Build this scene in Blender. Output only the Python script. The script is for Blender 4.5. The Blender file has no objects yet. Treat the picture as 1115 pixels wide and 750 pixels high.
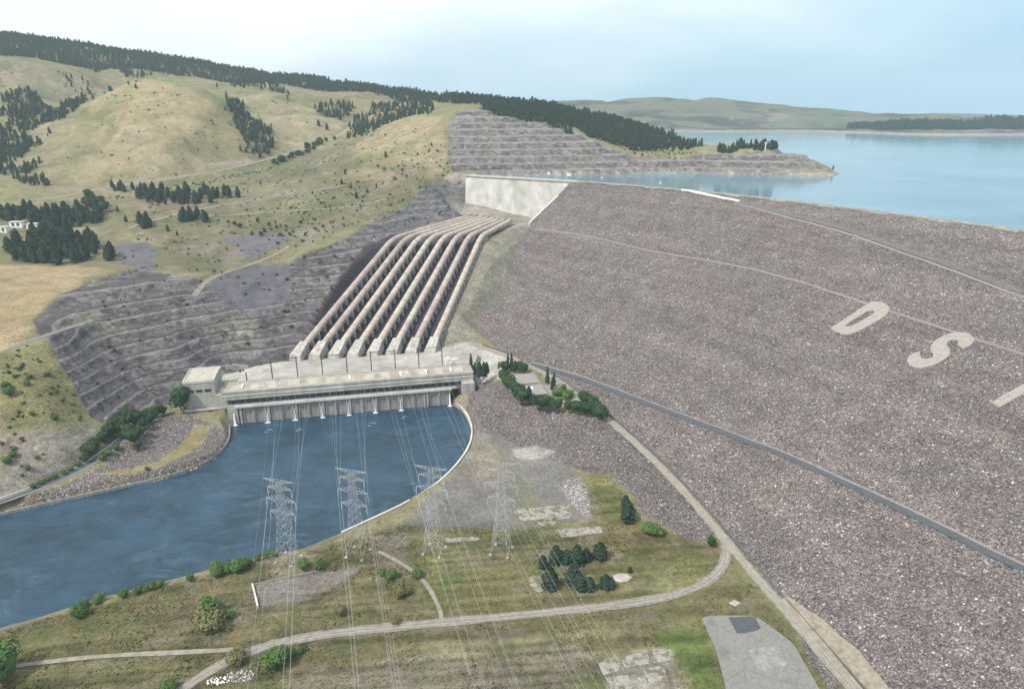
import bpy, bmesh, math, random
import numpy as np
from mathutils import Vector
from mathutils.bvhtree import BVHTree
random.seed(7); rng = np.random.default_rng(7)
SC = bpy.context.scene
COL = SC.collection

# ------------------------------------------------------------------ camera model (photo 1115x750, 24 mm drone lens)
FP = 743.0; PIT = math.atan(263/743.0); CZ = 277.0      # tailwater z = 0, camera 277 m above it
cs, sn = math.cos(PIT), math.sin(PIT)
def rays(p):
    p = np.atleast_2d(np.asarray(p, float)); v = (p[:, 1]-375)/FP; u = (p[:, 0]-557.5)/FP
    return np.stack([u, cs-sn*v, -sn-cs*v], 1)
def atz(px, py, z):
    r = rays([(px, py)])[0]; t = (z-CZ)/r[2]; return (r[0]*t, r[1]*t, z)
def atY(px, py, Y):
    r = rays([(px, py)])[0]; t = Y/r[1]; return (r[0]*t, Y, CZ+r[2]*t)

# ------------------------------------------------------------------ numpy noise
def _h(ix, iy, s):
    h = (ix*374761393 + iy*668265263 + s*974634777) & 0x7fffffff
    h = ((h ^ (h >> 13))*1274126177) & 0x7fffffff
    return ((h ^ (h >> 16)) & 0xffff)/65535.0
def vnoise(x, y, s=0):
    ix = np.floor(x).astype(np.int64); iy = np.floor(y).astype(np.int64)
    fx = x-ix; fy = y-iy; fx = fx*fx*(3-2*fx); fy = fy*fy*(3-2*fy)
    a = _h(ix, iy, s); b = _h(ix+1, iy, s); c = _h(ix, iy+1, s); d = _h(ix+1, iy+1, s)
    return (a+(b-a)*fx)*(1-fy)+(c+(d-c)*fx)*fy
def fbm(x, y, sc, oc=4, s=0):
    r = 0; am = 1; tot = 0; f = 1/sc
    for i in range(oc):
        r = r+am*(vnoise(x*f+i*17.3, y*f-i*9.1, s+i)-.5); tot += am*.5; am *= .5; f *= 2
    return r/tot                                             # about -1..1
def sstep(a, b, x):
    t = np.clip((x-a)/(b-a), 0, 1); return t*t*(3-2*t)

# ------------------------------------------------------------------ polygons / polylines in plan
def pinside(X, Y, P):
    ins = np.zeros(X.shape, bool); n = len(P)
    for i in range(n):
        x1, y1 = P[i][:2]; x2, y2 = P[(i+1) % n][:2]
        if y1 == y2: continue
        c = ((y1 > Y) != (y2 > Y)) & (X < (x2-x1)*(Y-y1)/(y2-y1)+x1)
        ins ^= c
    return ins
def segdist(X, Y, P, closed=False, val=None):
    best = np.full(X.shape, 1e9); bv = np.zeros(X.shape); n = len(P)
    for i in range(n if closed else n-1):
        a = P[i]; b = P[(i+1) % n]
        dx, dy = b[0]-a[0], b[1]-a[1]; L = dx*dx+dy*dy+1e-9
        t = np.clip(((X-a[0])*dx+(Y-a[1])*dy)/L, 0, 1)
        d = np.hypot(X-a[0]-t*dx, Y-a[1]-t*dy); m = d < best
        best = np.where(m, d, best)
        if val is not None: bv = np.where(m, val[i]+(val[(i+1) % n]-val[i])*t, bv)
    return (best, bv) if val is not None else best
def sdist(X, Y, P):                                          # >0 inside
    d = segdist(X, Y, P, True); return np.where(pinside(X, Y, P), d, -d)
def resample(P, step):
    P = np.asarray(P, float); d = np.r_[0, np.cumsum(np.linalg.norm(np.diff(P[:, :2], axis=0), axis=1))]
    n = max(2, int(d[-1]/step)+1); t = np.linspace(0, d[-1], n)
    return np.stack([np.interp(t, d, P[:, k]) for k in range(P.shape[1])], 1)
def smooth(P, k=3, it=2):
    P = P.copy()
    for _ in range(it):
        Q = P.copy()
        for i in range(1, len(P)-1):
            a = max(0, i-k); b = min(len(P), i+k+1); w = min(i-a, b-1-i); Q[i] = P[i-w:i+w+1].mean(0)
        P = Q
    return P

# ------------------------------------------------------------------ terrain control points
CT = []
def cz(*l):
    for a in l: CT.append(atz(*a))
def cy(*l):
    for a in l: CT.append(atY(*a))
def cw(*l): CT.extend(l)
# near bank and plain
cz((0,700,4),(100,668,5),(250,628,6),(330,610,8),(400,592,8),(450,562,8),(500,530,7),(522,490,7),(522,462,9),
   (0,750,9),(200,740,10),(400,740,10),(600,740,10),(800,740,9),(560,600,10),(700,640,10),(600,530,9),(560,480,9),
   (545,420,23),(560,402,23),(600,412,23),(640,442,22),(660,458,21),(530,472,9),(620,508,10),(700,578,10),(765,594,10),
   (690,490,19),(720,510,16),(760,555,13),(800,600,11),(830,640,10),(870,690,9),(935,752,8),(680,545,13),(640,480,16),(520,428,18),
   (505,430,8),(500,372,30),(515,378,28),(545,384,25))
# power house terrace and surroundings
cz((300,398,28),(350,393,28),(420,388,28),(480,383,28),(330,405,28),(460,395,28),(250,408,25))
cz((200,445,14),(165,455,14),(150,466,13),(110,495,10),(60,520,9),(0,548,8),(180,500,8),(225,470,6),(240,478,4),(100,525,7),(40,545,5))
# left slope, cliff and terraced cut
cz((0,520,18),(0,480,32),(0,420,58),(0,385,74),(50,490,26),(50,440,48),(55,368,80),(80,440,38),(110,470,22),(-120,520,20),(-120,400,72),(-120,560,8))
cz((0,340,86),(0,295,97),(60,320,90),(110,292,98),(60,350,82),(-120,320,95))
cz((100,420,42),(60,392,66),(100,370,66),(150,395,44),(200,385,45),(150,340,76),(180,430,15),(240,398,24),(260,370,42),(300,335,64),(280,355,52),(170,297,92),(230,307,87),(320,305,80),(330,275,102),(310,360,44),(230,345,64),(290,320,72),(200,325,80))
# penstock trough
def tr(px,py,z): CT.append(atz(px,py,z))
for a in [(322,386,27),(470,376,27),(360,330,62),(400,275,96),(425,257,105),(520,262,101),(500,300,78),(487,340,52),(440,320,62),(410,350,45),(460,270,97),(470,244,108),(520,240,108),(545,248,107),(375,375,32),(550,246,108)]: tr(*a)
cz((505,340,47),(525,300,78),(545,285,88))
# wall neighbourhood and the plateau left of it
cz((470,235,112),(440,225,126),(495,225,116))
cw((-73,1150,167),(-70,1175,170),(-95,1142,150),(-110,1100,128),(-20,1175,150),(30,1150,130),(-80,1120,112))
cy((400,240,990),(380,235,1010),(300,230,1050),(330,255,930),(350,215,1080),(300,200,1180),(250,220,1090),(230,250,980),(200,270,905),(220,285,850),(270,262,930),(300,290,850),
   (400,200,1150),(350,180,1330),(460,195,1120),(440,175,1230),(400,165,1330),(150,240,1000),(150,265,900),(120,225,1080))
cy((50,265,900),(0,265,890),(60,290,800),(0,225,1060),(60,215,1140),(100,208,1190),(200,194,1300),(270,180,1410),(330,165,1540),(385,140,1700),(-150,240,1000))
# central hill, its valleys and the hills round it
cy((150,86,1600),(110,108,1530),(85,130,1470),(62,165,1340),(55,195,1230),(100,190,1260),(150,150,1360),(200,120,1470),(200,170,1340),(150,190,1270),(245,112,1560),(268,150,1470),(225,98,1620))
cy((30,195,1230),(20,160,1400),(35,120,1600),(70,112,1740),(100,101,1850),(0,130,1500),(0,195,1200),(-100,150,1450),(-100,90,1750))
cy((0,64,1820),(50,72,1880),(100,86,1930),(120,95,1950),(20,95,1680),(150,75,2100),(180,82,2120))
cy((275,160,1460),(262,130,1640),(248,108,1800),(232,90,1950),(300,102,1800),(330,125,1690),(300,150,1550),(350,145,1620),(370,132,1720),(280,90,2000),(340,98,2050),(400,112,1900),(390,125,1800))
# ridge
RDG = [(-200,20,2150),(-100,28,2180),(0,40,2200),(50,45,2250),(100,52,2300),(180,64,2350),(250,75,2400),(330,84,2350),(400,94,2250),(450,101,2100),(490,106,1900),(540,112,1750),(600,119,1700),(650,129,1680),(700,141,1660),(740,151,1600)]
cy(*RDG)
for a in RDG:
    q = atY(*a); CT.append((q[0]*1.25, q[1]*1.25, q[2]-70)); CT.append((q[0]*1.7, q[1]*1.7, q[2]-170))
cy((0,60,1980),(100,72,2140),(250,90,2180),(350,100,2130),(440,112,1950),(430,135,1500),(450,118,1760))
# terraced hill behind the intake, peninsula
cy((510,190,1170),(560,187,1190),(620,187,1205),(680,184,1220),(510,150,1265),(530,124,1350),(580,150,1280),(600,134,1370),(640,160,1280),(680,170,1270),(560,170,1220),(500,122,1360),(470,130,1400),(650,148,1400),(700,155,1420),(545,120,1420))
cz((680,190,159),(720,190,159),(800,191,159),(870,192,159),(911,193,159),(620,191,160))
cy((700,167,1290),(740,160,1330),(790,156,1330),(840,158,1310),(870,166,1280),(900,181,1220),(770,158,1450),(750,175,1270),(850,178,1240),(800,175,1250))
cw((560,1190,152),(520,1300,165),(500,1400,160),(420,1480,165),(600,1400,130),(500,1600,140),(400,1900,130),(560,1150,130),(300,1170,125),(450,1120,120),(150,1160,130))
# reservoir bed, under the dam, behind the camera
cw((300,1000,100),(500,800,100),(700,600,100),(700,1100,90),(1000,1500,90),(900,2000,90),(1500,2200,90),(700,2600,100),(1500,1200,90),(900,300,90),(1300,2600,110),(2000,2000,100))
cw((250,800,20),(330,600,15),(350,400,10),(300,250,8),(200,700,22),(150,800,35),(120,930,70),(400,100,8),(230,500,15))
cw((0,100,10),(-300,100,6),(0,-200,10),(200,150,10),(-500,-300,8),(500,-300,8),(-700,150,6),(-900,500,90),(-900,900,140),(-1500,1500,250),(-1200,0,10),(-600,350,10))
# far shore
cy((640,141,3300),(700,144,3050),(770,145,3000),(860,144,3050),(940,143,2950),(1000,146,2750),(1115,149,2700),(1250,152,2600))
cy((600,110,4300),(640,109,4300),(680,107,4250),(730,106,4200),(770,107,4200),(810,112,4150),(850,115,4100),(900,120,3950),(940,125,3700),(700,125,3550),(800,128,3500),(860,130,3450),(900,134,3300),(1000,131,3000),(1060,131,3000),(1115,132,2980),(1250,130,3000),(960,132,3100))
cw((0,5200,280),(1500,5500,220),(3000,4000,180),(700,5600,260),(2600,5200,150),(4000,5000,170),(-2500,5000,350),(-3500,3000,400),(6000,2000,150),(4000,9000,190),(0,12000,200),(7000,9000,215),(10000,3000,150),(-6000,9000,250),(2500,10500,245))
CT = np.array(CT, float)
def _ker(d2): return np.sqrt(d2+14.0**2)
_A = _ker((CT[:, None, 0]-CT[None, :, 0])**2+(CT[:, None, 1]-CT[None, :, 1])**2)
_n = len(CT); _M = np.zeros((_n+1, _n+1)); _M[:_n, :_n] = _A - np.eye(_n)*2.0; _M[:_n, _n] = 1; _M[_n, :_n] = 1
_W = np.linalg.solve(_M, np.r_[CT[:, 2], 0])
def Hb(X, Y):
    X = np.asarray(X, float).ravel(); Y = np.asarray(Y, float).ravel(); out = np.empty(X.shape)
    for i in range(0, len(X), 20000):
        x = X[i:i+20000]; y = Y[i:i+20000]
        out[i:i+20000] = _ker((x[:, None]-CT[None, :, 0])**2+(y[:, None]-CT[None, :, 1])**2) @ _W[:_n] + _W[_n]
    return out
TS = 130*1.0125**np.arange(0, 330)
def hit(pts):                                                # photo pixels -> points on the terrain
    R = rays(pts); out = []
    X = R[:, 0:1]*TS/R[:, 1:2]; Y = np.broadcast_to(TS, X.shape); Z = CZ+R[:, 2:3]*TS/R[:, 1:2]
    g = Hb(X, Y).reshape(X.shape)
    for i in range(len(R)):
        b = np.nonzero(Z[i] < g[i])[0]; k = b[0] if len(b) else len(TS)-1
        k = max(1, k); d0 = Z[i, k-1]-g[i, k-1]; d1 = Z[i, k]-g[i, k]
        t = d0/(d0-d1) if d0 > d1 and d1 <= 0 else 1
        y = TS[k-1]+(TS[k]-TS[k-1])*t; out.append((R[i, 0]/R[i, 1]*y, y, CZ+R[i, 2]/R[i, 1]*y))
    return np.array(out)

# ------------------------------------------------------------------ key plan shapes
PHL = np.array([-248.7, 565.9]); PHA = math.radians(12.46)
def ph(a, b): return (PHL[0]+a*math.cos(PHA)-b*math.sin(PHA), PHL[1]+a*math.sin(PHA)+b*math.cos(PHA))
NEARB = [atz(*p, 0) for p in [(0,685),(50,671),(100,655),(180,634),(250,615),(330,598),(380,578),(440,550),(475,530),(497,510),(511,490),(515,473),(511,458),(503,447)]]
FARB = [atz(*p, 0) for p in [(250,466),(251,476),(246,488),(235,499),(215,510),(180,521),(130,532),(80,543),(40,552),(0,561)]]
RIVER = [(-2500,-260)]+[(-800,60),(-480,205)]+[q[:2] for q in NEARB]+[ph(194, 3), ph(-2, 3)]+[q[:2] for q in FARB]+[(-480,355),(-800,200),(-2500,60)]
CREST = [(atz(*p, 166)[0], atz(*p, 166)[1]) for p in [(622,198),(660,200.5),(700,203.5),(750,208),(800,213.5),(850,218.5),(900,224.5),(950,231),(1000,238),(1060,246),(1115,253)]]+[(520,530),(575,420),(625,300),(660,180),(690,20)]
CREST = smooth(resample(CREST, 20), 4, 3)
TOEP = [(503,358,31),(520,369,29),(540,379,27),(575,398,24),(600,411,23),(630,433,22),(660,455,21),(690,481,19),(720,509,16),(760,553,13),(800,600,11),(830,640,10),(870,690,9),(935,755,8),(1010,850,6)]
TOE = np.array([atz(*p) for p in TOEP]); TOE = np.vstack([TOE, [(205,150,5),(230,60,5)]])
TOE = smooth(resample(TOE, 15), 2, 1); TOE[:, :2] += np.array([[.74, .67]])*np.interp(np.arange(len(TOE)), [0, 6, 11], [0, 3, 6.5])[:, None]

# ------------------------------------------------------------------ dam surface
NC, NR = 90, 64
_cl = np.r_[0, np.cumsum(np.linalg.norm(np.diff(CREST, axis=0), axis=1))]; _tl = np.r_[0, np.cumsum(np.linalg.norm(np.diff(TOE[:, :2], axis=0), axis=1))]
def crest_at(s): return np.array([np.interp(s, _cl, CREST[:, 0]), np.interp(s, _cl, CREST[:, 1]), 166.0])
def toe_at(s): return np.array([np.interp(s, _tl, TOE[:, k]) for k in range(3)])
WING = np.array(atz(578, 243, 113.0)); WT = (166-113)/(166-31.0)
def dam_pt(f, t):
    C = crest_at(_cl[-1]*f); T = toe_at(_tl[-1]*(f**1.08)); P = C+(T-C)*t
    k = max(0.0, 1-f/0.12)
    if k > 0:
        L = crest_at(0)+(WING-crest_at(0))*(t/WT) if t < WT else WING+(toe_at(0)-WING)*((t-WT)/(1-WT))
        S = crest_at(0)+(toe_at(0)-crest_at(0))*t
        P = P+(L-S)*k*k
    return P
GRID = np.array([[dam_pt(i/(NC-1), j/(NR-1)) for j in range(NR)] for i in range(NC)])
FOOT = [tuple(p[:2]) for p in GRID[0]]+[tuple(p[:2]) for p in GRID[:, -1]]+[(900,20),(900,400),(560,650),(420,870),(250,1010),(110,1075)]
RESV = [(110,1062)]+[tuple(CREST[i]+np.array([8, 9])) for i in range(2, len(CREST), 3)]+[(760,-50),(3000,-400),(7600,0),(7600,7600),(400,7600),(260,3600),(330,1700),(190,1300),(60,1240),(-60,1180),(-40,1150)]
LETT_Z = 0.5

# ------------------------------------------------------------------ roads (photo pixels, half width)
ROADS = {
 'toe_road': ([(512,374),(545,384),(575,396),(600,409),(632,432),(662,456),(690,480),(720,508),(745,535),(772,566),(795,594),(818,622),(850,658),(888,702),(935,757),(985,815)], 3.4, (.27,.25,.22), 'gravel'),
 'field_road': ([(788,586),(799,602),(797,618),(778,635),(750,646),(690,657),(600,666),(500,676),(400,684),(300,697),(255,708),(225,727),(185,757),(150,790)], 3.3, (.25,.225,.2), 'gravel'),
 'side_track': ([(-40,733),(0,727),(60,718),(130,711),(200,711),(262,706)], 1.5, (.29,.26,.2), 'gravel'),
 'pale_path': ([(412,600),(440,613),(462,623),(475,636),(479,652),(481,676)], 1.3, (.36,.33,.27), 'gravel'),
 'bank_road': ([(-60,566),(0,547),(40,532),(75,519),(105,503),(128,485),(140,471),(155,460),(185,450)], 4.2, (.13,.13,.14), 'asphalt'),
 'upper_road': ([(-60,404),(0,383),(30,372),(60,361),(100,349)], 3.2, (.21,.2,.19), 'asphalt'),
 'valley_road': ([(-50,229),(0,223),(40,218),(72,213),(110,206),(160,199),(205,192),(245,185),(278,177),(305,170),(330,163),(352,155),(370,147),(383,138)], 5.5, (.34,.31,.27), 'gravel'),
 'hill_track': ([(140,248),(180,236),(230,225),(280,217),(330,210),(370,203)], 4.2, (.32,.29,.22), 'gravel'),
 'terrace_track': ([(200,230),(235,236),(290,231),(340,228),(385,226),(420,217)], 3.8, (.32,.29,.22), 'gravel'),
 'spoil_track': ([(212,322),(216,312),(228,303),(255,293),(280,286),(297,280),(315,268)], 3.5, (.3,.28,.22), 'gravel'),
}
RW = {}
for k, (pp, hw, c, kind) in ROADS.items():
    P = smooth(resample(hit(pp), 6), 3, 3); RW[k] = P

# ------------------------------------------------------------------ painted ground regions (photo pixels)
TERR = [  # polygon, step, weight
 ([(32,350),(62,322),(112,301),(150,292),(172,296),(200,300),(232,312),(262,320),(290,300),(320,282),(345,272),(395,246),(440,222),(470,200),(506,191),(507,236),(470,242),(410,262),(318,392),(262,404),(205,432),(160,440),(118,466),(98,452),(78,424),(60,392),(50,372)], 8.2),
 ([(492,188),(486,160),(490,135),(505,120),(530,116),(570,124),(610,136),(650,156),(690,172),(720,172),(745,162),(800,160),(850,163),(885,174),(911,192),(800,194),(690,192),(600,192),(520,191)], 10.5),
]
TW = [(hit(p)[:, :2], s) for p, s in TERR]
# sub-area of the second cut comes from visible points only; close it behind the water line
C_rock = (.138,.127,.13); C_rip = (.185,.165,.165)
REG = [ # poly, colour, soft(m), (rip, rock, grass), strength
 ([(0,230),(150,215),(270,185),(380,150),(490,125),(500,190),(440,222),(390,245),(330,270),(230,300),(110,290),(0,285)], (.175,.165,.095), 25, (0,.15,.8), .75),
 ([(380,165),(440,125),(485,130),(490,180),(470,195),(430,200),(395,195)], (.29,.245,.15), 12, (0,0,.8), .8),
 ([(345,180),(385,172),(392,200),(360,205)], (.3,.22,.13), 8, (0,.1,.6), .7),
 ([(430,220),(470,205),(480,225),(440,235)], (.14,.18,.07), 10, (0,0,1), .8),
 ([(250,205),(330,195),(350,225),(250,235)], (.25,.23,.14), 10, (0,.1,.8), .6),
 ([(150,222),(200,214),(215,228),(165,236)], (.24,.17,.13), 6, (0,.2,.4), .7),
 ([(180,237),(215,228),(240,240),(190,247)], (.15,.19,.07), 6, (0,0,1), .7),
 ([(0,288),(60,290),(112,291),(100,300),(62,321),(40,345),(25,370),(0,380),(-100,400),(-100,290)], (.325,.26,.14), 5, (0,0,.6), .95),
 ([(55,195),(85,135),(150,86),(200,95),(250,130),(275,165),(205,190),(110,205)], (.30,.245,.14), 18, (0,0,.7), .85),
 ([(60,195),(85,132),(150,88),(150,100),(110,140),(85,190)], (.2,.21,.10), 14, (0,0,.9), .7),
 ([(250,100),(300,102),(365,130),(375,140),(330,162),(285,172),(270,140)], (.285,.25,.16), 12, (0,0,.7), .8),
 ([(0,62),(60,78),(125,95),(95,105),(40,100),(0,98)], (.25,.22,.15), 10, (0,.1,.8), .7),
 ([(0,195),(40,208),(60,214),(0,222)], (.2,.21,.09), 5, (0,0,1), .7),
 ([(0,385),(40,375),(70,410),(95,450),(70,470),(30,468),(0,470)], (.17,.165,.075), 5, (0,.15,1), .9),
 ([(0,470),(30,468),(70,470),(100,462),(112,480),(80,510),(40,525),(0,540)], (.25,.225,.19), 4, (.2,.7,.2), .9),
 ([(0,478),(25,480),(25,500),(0,500)], (.2,.15,.125), 3, (0,1,0), .8),
 ([(110,478),(150,442),(190,436),(195,450),(160,462),(135,490),(115,500)], (.16,.16,.09), 4, (.2,.2,.6), .8),
]
REG2 = [
 ([(222,312),(262,289),(310,284),(318,305),(312,328),(285,336),(255,334)], (.115,.11,.125), 3, (.25,.1,0), .95),
 ([(238,258),(305,254),(318,258),(290,272),(272,284),(262,272)], (.125,.12,.135), 3, (.25,.1,0), .95),
 ([(122,268),(160,262),(172,275),(168,296),(140,290)], (.13,.125,.14), 4, (.25,.1,0), .9),
 # penstock slope: dark
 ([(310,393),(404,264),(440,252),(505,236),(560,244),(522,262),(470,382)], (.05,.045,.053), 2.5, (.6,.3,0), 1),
 ([(472,384),(524,262),(562,246),(580,247),(562,288),(518,352),(520,372)], (.20,.19,.155), 3, (.35,.45,.2), .9),
 ([(425,232),(455,212),(480,200),(507,194),(509,237),(470,243),(430,255),(400,262)], (.135,.13,.14), 4, (.1,1,.05), .9),
 ([(690,168),(740,160),(790,157),(840,158.5),(866,165),(840,166),(780,165),(720,172)], (.19,.19,.105), 5, (0,0,.9), .9),
 ([(95,207),(200,188),(268,172),(278,176),(205,193),(110,209)], (.27,.21,.17), 4, (.1,.3,.1), .95),
 ([(505,236),(545,240),(580,245),(562,250),(520,246),(500,241)], (.27,.25,.23), 2, (.2,.2,0), .9),
 ([(232,414),(262,402),(300,396),(318,391),(470,382),(500,371),(520,372),(548,386),(565,398),(545,412),(520,418),(500,400),(380,420),(250,420)], (.335,.315,.28), 2.5, (0,0,0), 1),
 # riverside island left
 ([(0,551),(60,532),(115,508),(140,480),(170,458),(205,452),(252,470),(248,490),(215,512),(130,534),(0,565),(-80,585),(-80,570)], (.19,.175,.175), 2, (1,0,0), 1),
 ([(100,515),(140,510),(175,500),(198,482),(212,462),(230,463),(224,478),(205,494),(180,506),(140,516)], (.205,.175,.095), 1.5, (0,0,.5), 1),
 # near bank grass
 ([(-100,700),(0,688),(100,660),(250,620),(330,603),(400,582),(440,568),(480,575),(560,575),(640,572),(700,570),(770,590),(800,610),(860,690),(930,760),(700,800),(-200,830)], (.142,.132,.070), 3, (0,0,1), 1),
 ([(505,455),(530,470),(575,478),(610,500),(640,520),(625,540),(640,565),(560,575),(480,572),(430,572),(450,560),(490,522),(512,492),(516,470)], (.165,.155,.145), 3, (.15,0,0), 1),
 ([(502,447),(518,420),(545,414),(570,432),(610,448),(662,460),(700,492),(745,540),(783,577),(770,588),(745,586),(700,558),(660,520),(610,503),(560,482),(525,470)], C_rip, 2, (1,0,0), 1),
 ([(608,527),(625,518),(640,516),(650,540),(655,560),(640,566),(622,548)], (.3,.28,.27), 1.5, (1,0,0), 1),
 ([(630,517),(660,513),(690,540),(700,565),(690,580),(645,572),(645,545)], (.15,.145,.065), 3, (0,0,1), .9),
 ([(555,488),(585,484),(608,492),(585,500),(565,498)], (.3,.285,.26), 1.2, (0,0,0), .8),
 ([(515,485),(545,480),(560,520),(500,525)], (.2,.165,.11), 6, (0,0,.5), .5),
 ([(667,578),(700,570),(720,585),(690,600),(660,598)], (.22,.165,.09), 4, (0,0,.6), .5),
 ([(275,638),(350,622),(395,616),(375,634),(330,655),(281,662)], (.25,.225,.205), 2, (.3,0,.1), .9),
 ([(295,612),(320,598),(350,608),(340,624),(300,630)], (.26,.235,.18), 3, (.1,0,.3), .8),
 ([(400,585),(440,575),(445,600),(430,625),(400,600)], (.24,.22,.19), 3, (.2,0,.3), .7),
 ([(160,665),(225,655),(235,668),(190,690),(155,682)], (.2,.155,.115), 5, (.1,0,.5), .7),
 ([(325,740),(400,722),(500,712),(620,702),(650,715),(640,760),(560,780),(320,770)], (.23,.205,.175), 6, (.1,0,.4), .7),
 ([(650,722),(690,710),(732,706),(745,735),(752,760),(660,760)], (.33,.3,.265), 2, (.3,0,.2), .85),
 ([(705,690),(760,680),(775,720),(790,760),(750,760),(735,710)], (.105,.145,.045), 5, (0,0,1), .8),
 ([(560,520),(640,590),(720,600),(780,600),(770,640),(640,655),(560,640)], (.135,.15,.055), 10, (0,0,1), .45),
 ([(460,600),(540,590),(560,660),(480,668)], (.155,.145,.06), 8, (0,0,1), .5),
 ([(850,655),(880,665),(905,695),(950,735),(975,765),(945,765),(900,712)], (.34,.28,.23), 1.5, (.25,0,0), .95),
 ([(870,690),(885,700),(925,745),(905,755),(880,720)], (.2,.185,.18), 2, (.9,0,0), .9),
]
# narrow stripes of bare earth across the near field
for i, (x0, y0, x1, y1) in enumerate([(330,640,560,614),(350,655,470,640),(480,618,620,600),(520,700,640,690),(360,715,520,700),(330,728,620,706),(340,742,640,718),(600,650,760,632),(250,680,330,662),(500,590,600,582),(605,615,720,610)]):
    REG2.append(([(x0,y0-1.2),(x1,y1-1.2),(x1,y1+1.2),(x0,y0+1.2)], (.25,.215,.16), 3, (0,0,.4), .6))
for i, (x0, y0, x1, y1) in enumerate([(330,734,630,711),(350,748,640,722),(560,640,700,622),(480,690,700,680),(330,650,480,630)]):
    REG2.append(([(x0,y0-.8),(x1,y1-.8),(x1,y1+.8),(x0,y0+.8)], (.09,.085,.045), 3, (0,0,.6), .6))
FAR = [
 ([(610,128),(700,122),(800,120),(940,126),(900,145),(700,146)], (.25,.25,.18), 80, (0,.3,.4), .6),
 ([(830,118),(860,122),(850,128),(820,126)], (.4,.32,.24), 30, (0,.2,.2), .8),
 ([(870,126),(930,126),(920,134),(870,134)], (.15,.19,.1), 40, (0,0,.3), .7),
 ([(930,137),(1000,135),(1115,136),(1200,138),(1200,150),(940,146)], (.35,.29,.23), 20, (0,.4,.1), .8),
]
NEARF = hit([(-100,720),(0,688),(100,660),(250,620),(330,603),(400,582),(440,568),(560,575),(640,572),(640,520),(660,512),(700,570),(770,590),(800,610),(930,760),(700,800),(-200,830)])[:, :2]
MIDS = hit([(150,230),(220,205),(300,185),(380,165),(440,180),(480,195),(440,222),(390,245),(330,268),(230,300),(150,285)])[:, :2]
def tow(lst): return [(hit(p)[:, :2], c, s, m, w) for p, c, s, m, w in lst]
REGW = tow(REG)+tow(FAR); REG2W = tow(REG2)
_a = np.array(atz(507, 191.5, 166)[:2]); _b = np.array(CREST[0]); _d = (_b-_a)/np.linalg.norm(_b-_a); _m = np.array([_d[1], -_d[0]]); _m = _m if _m[1] < 0 else -_m
REG2W.append((np.array([_a-_d*25+_m*26, _a-_d*25, _b+_d*10, _b+_d*10+_m*40]), (.25,.23,.21), 5, (.25,.3,0), .95))

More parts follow.
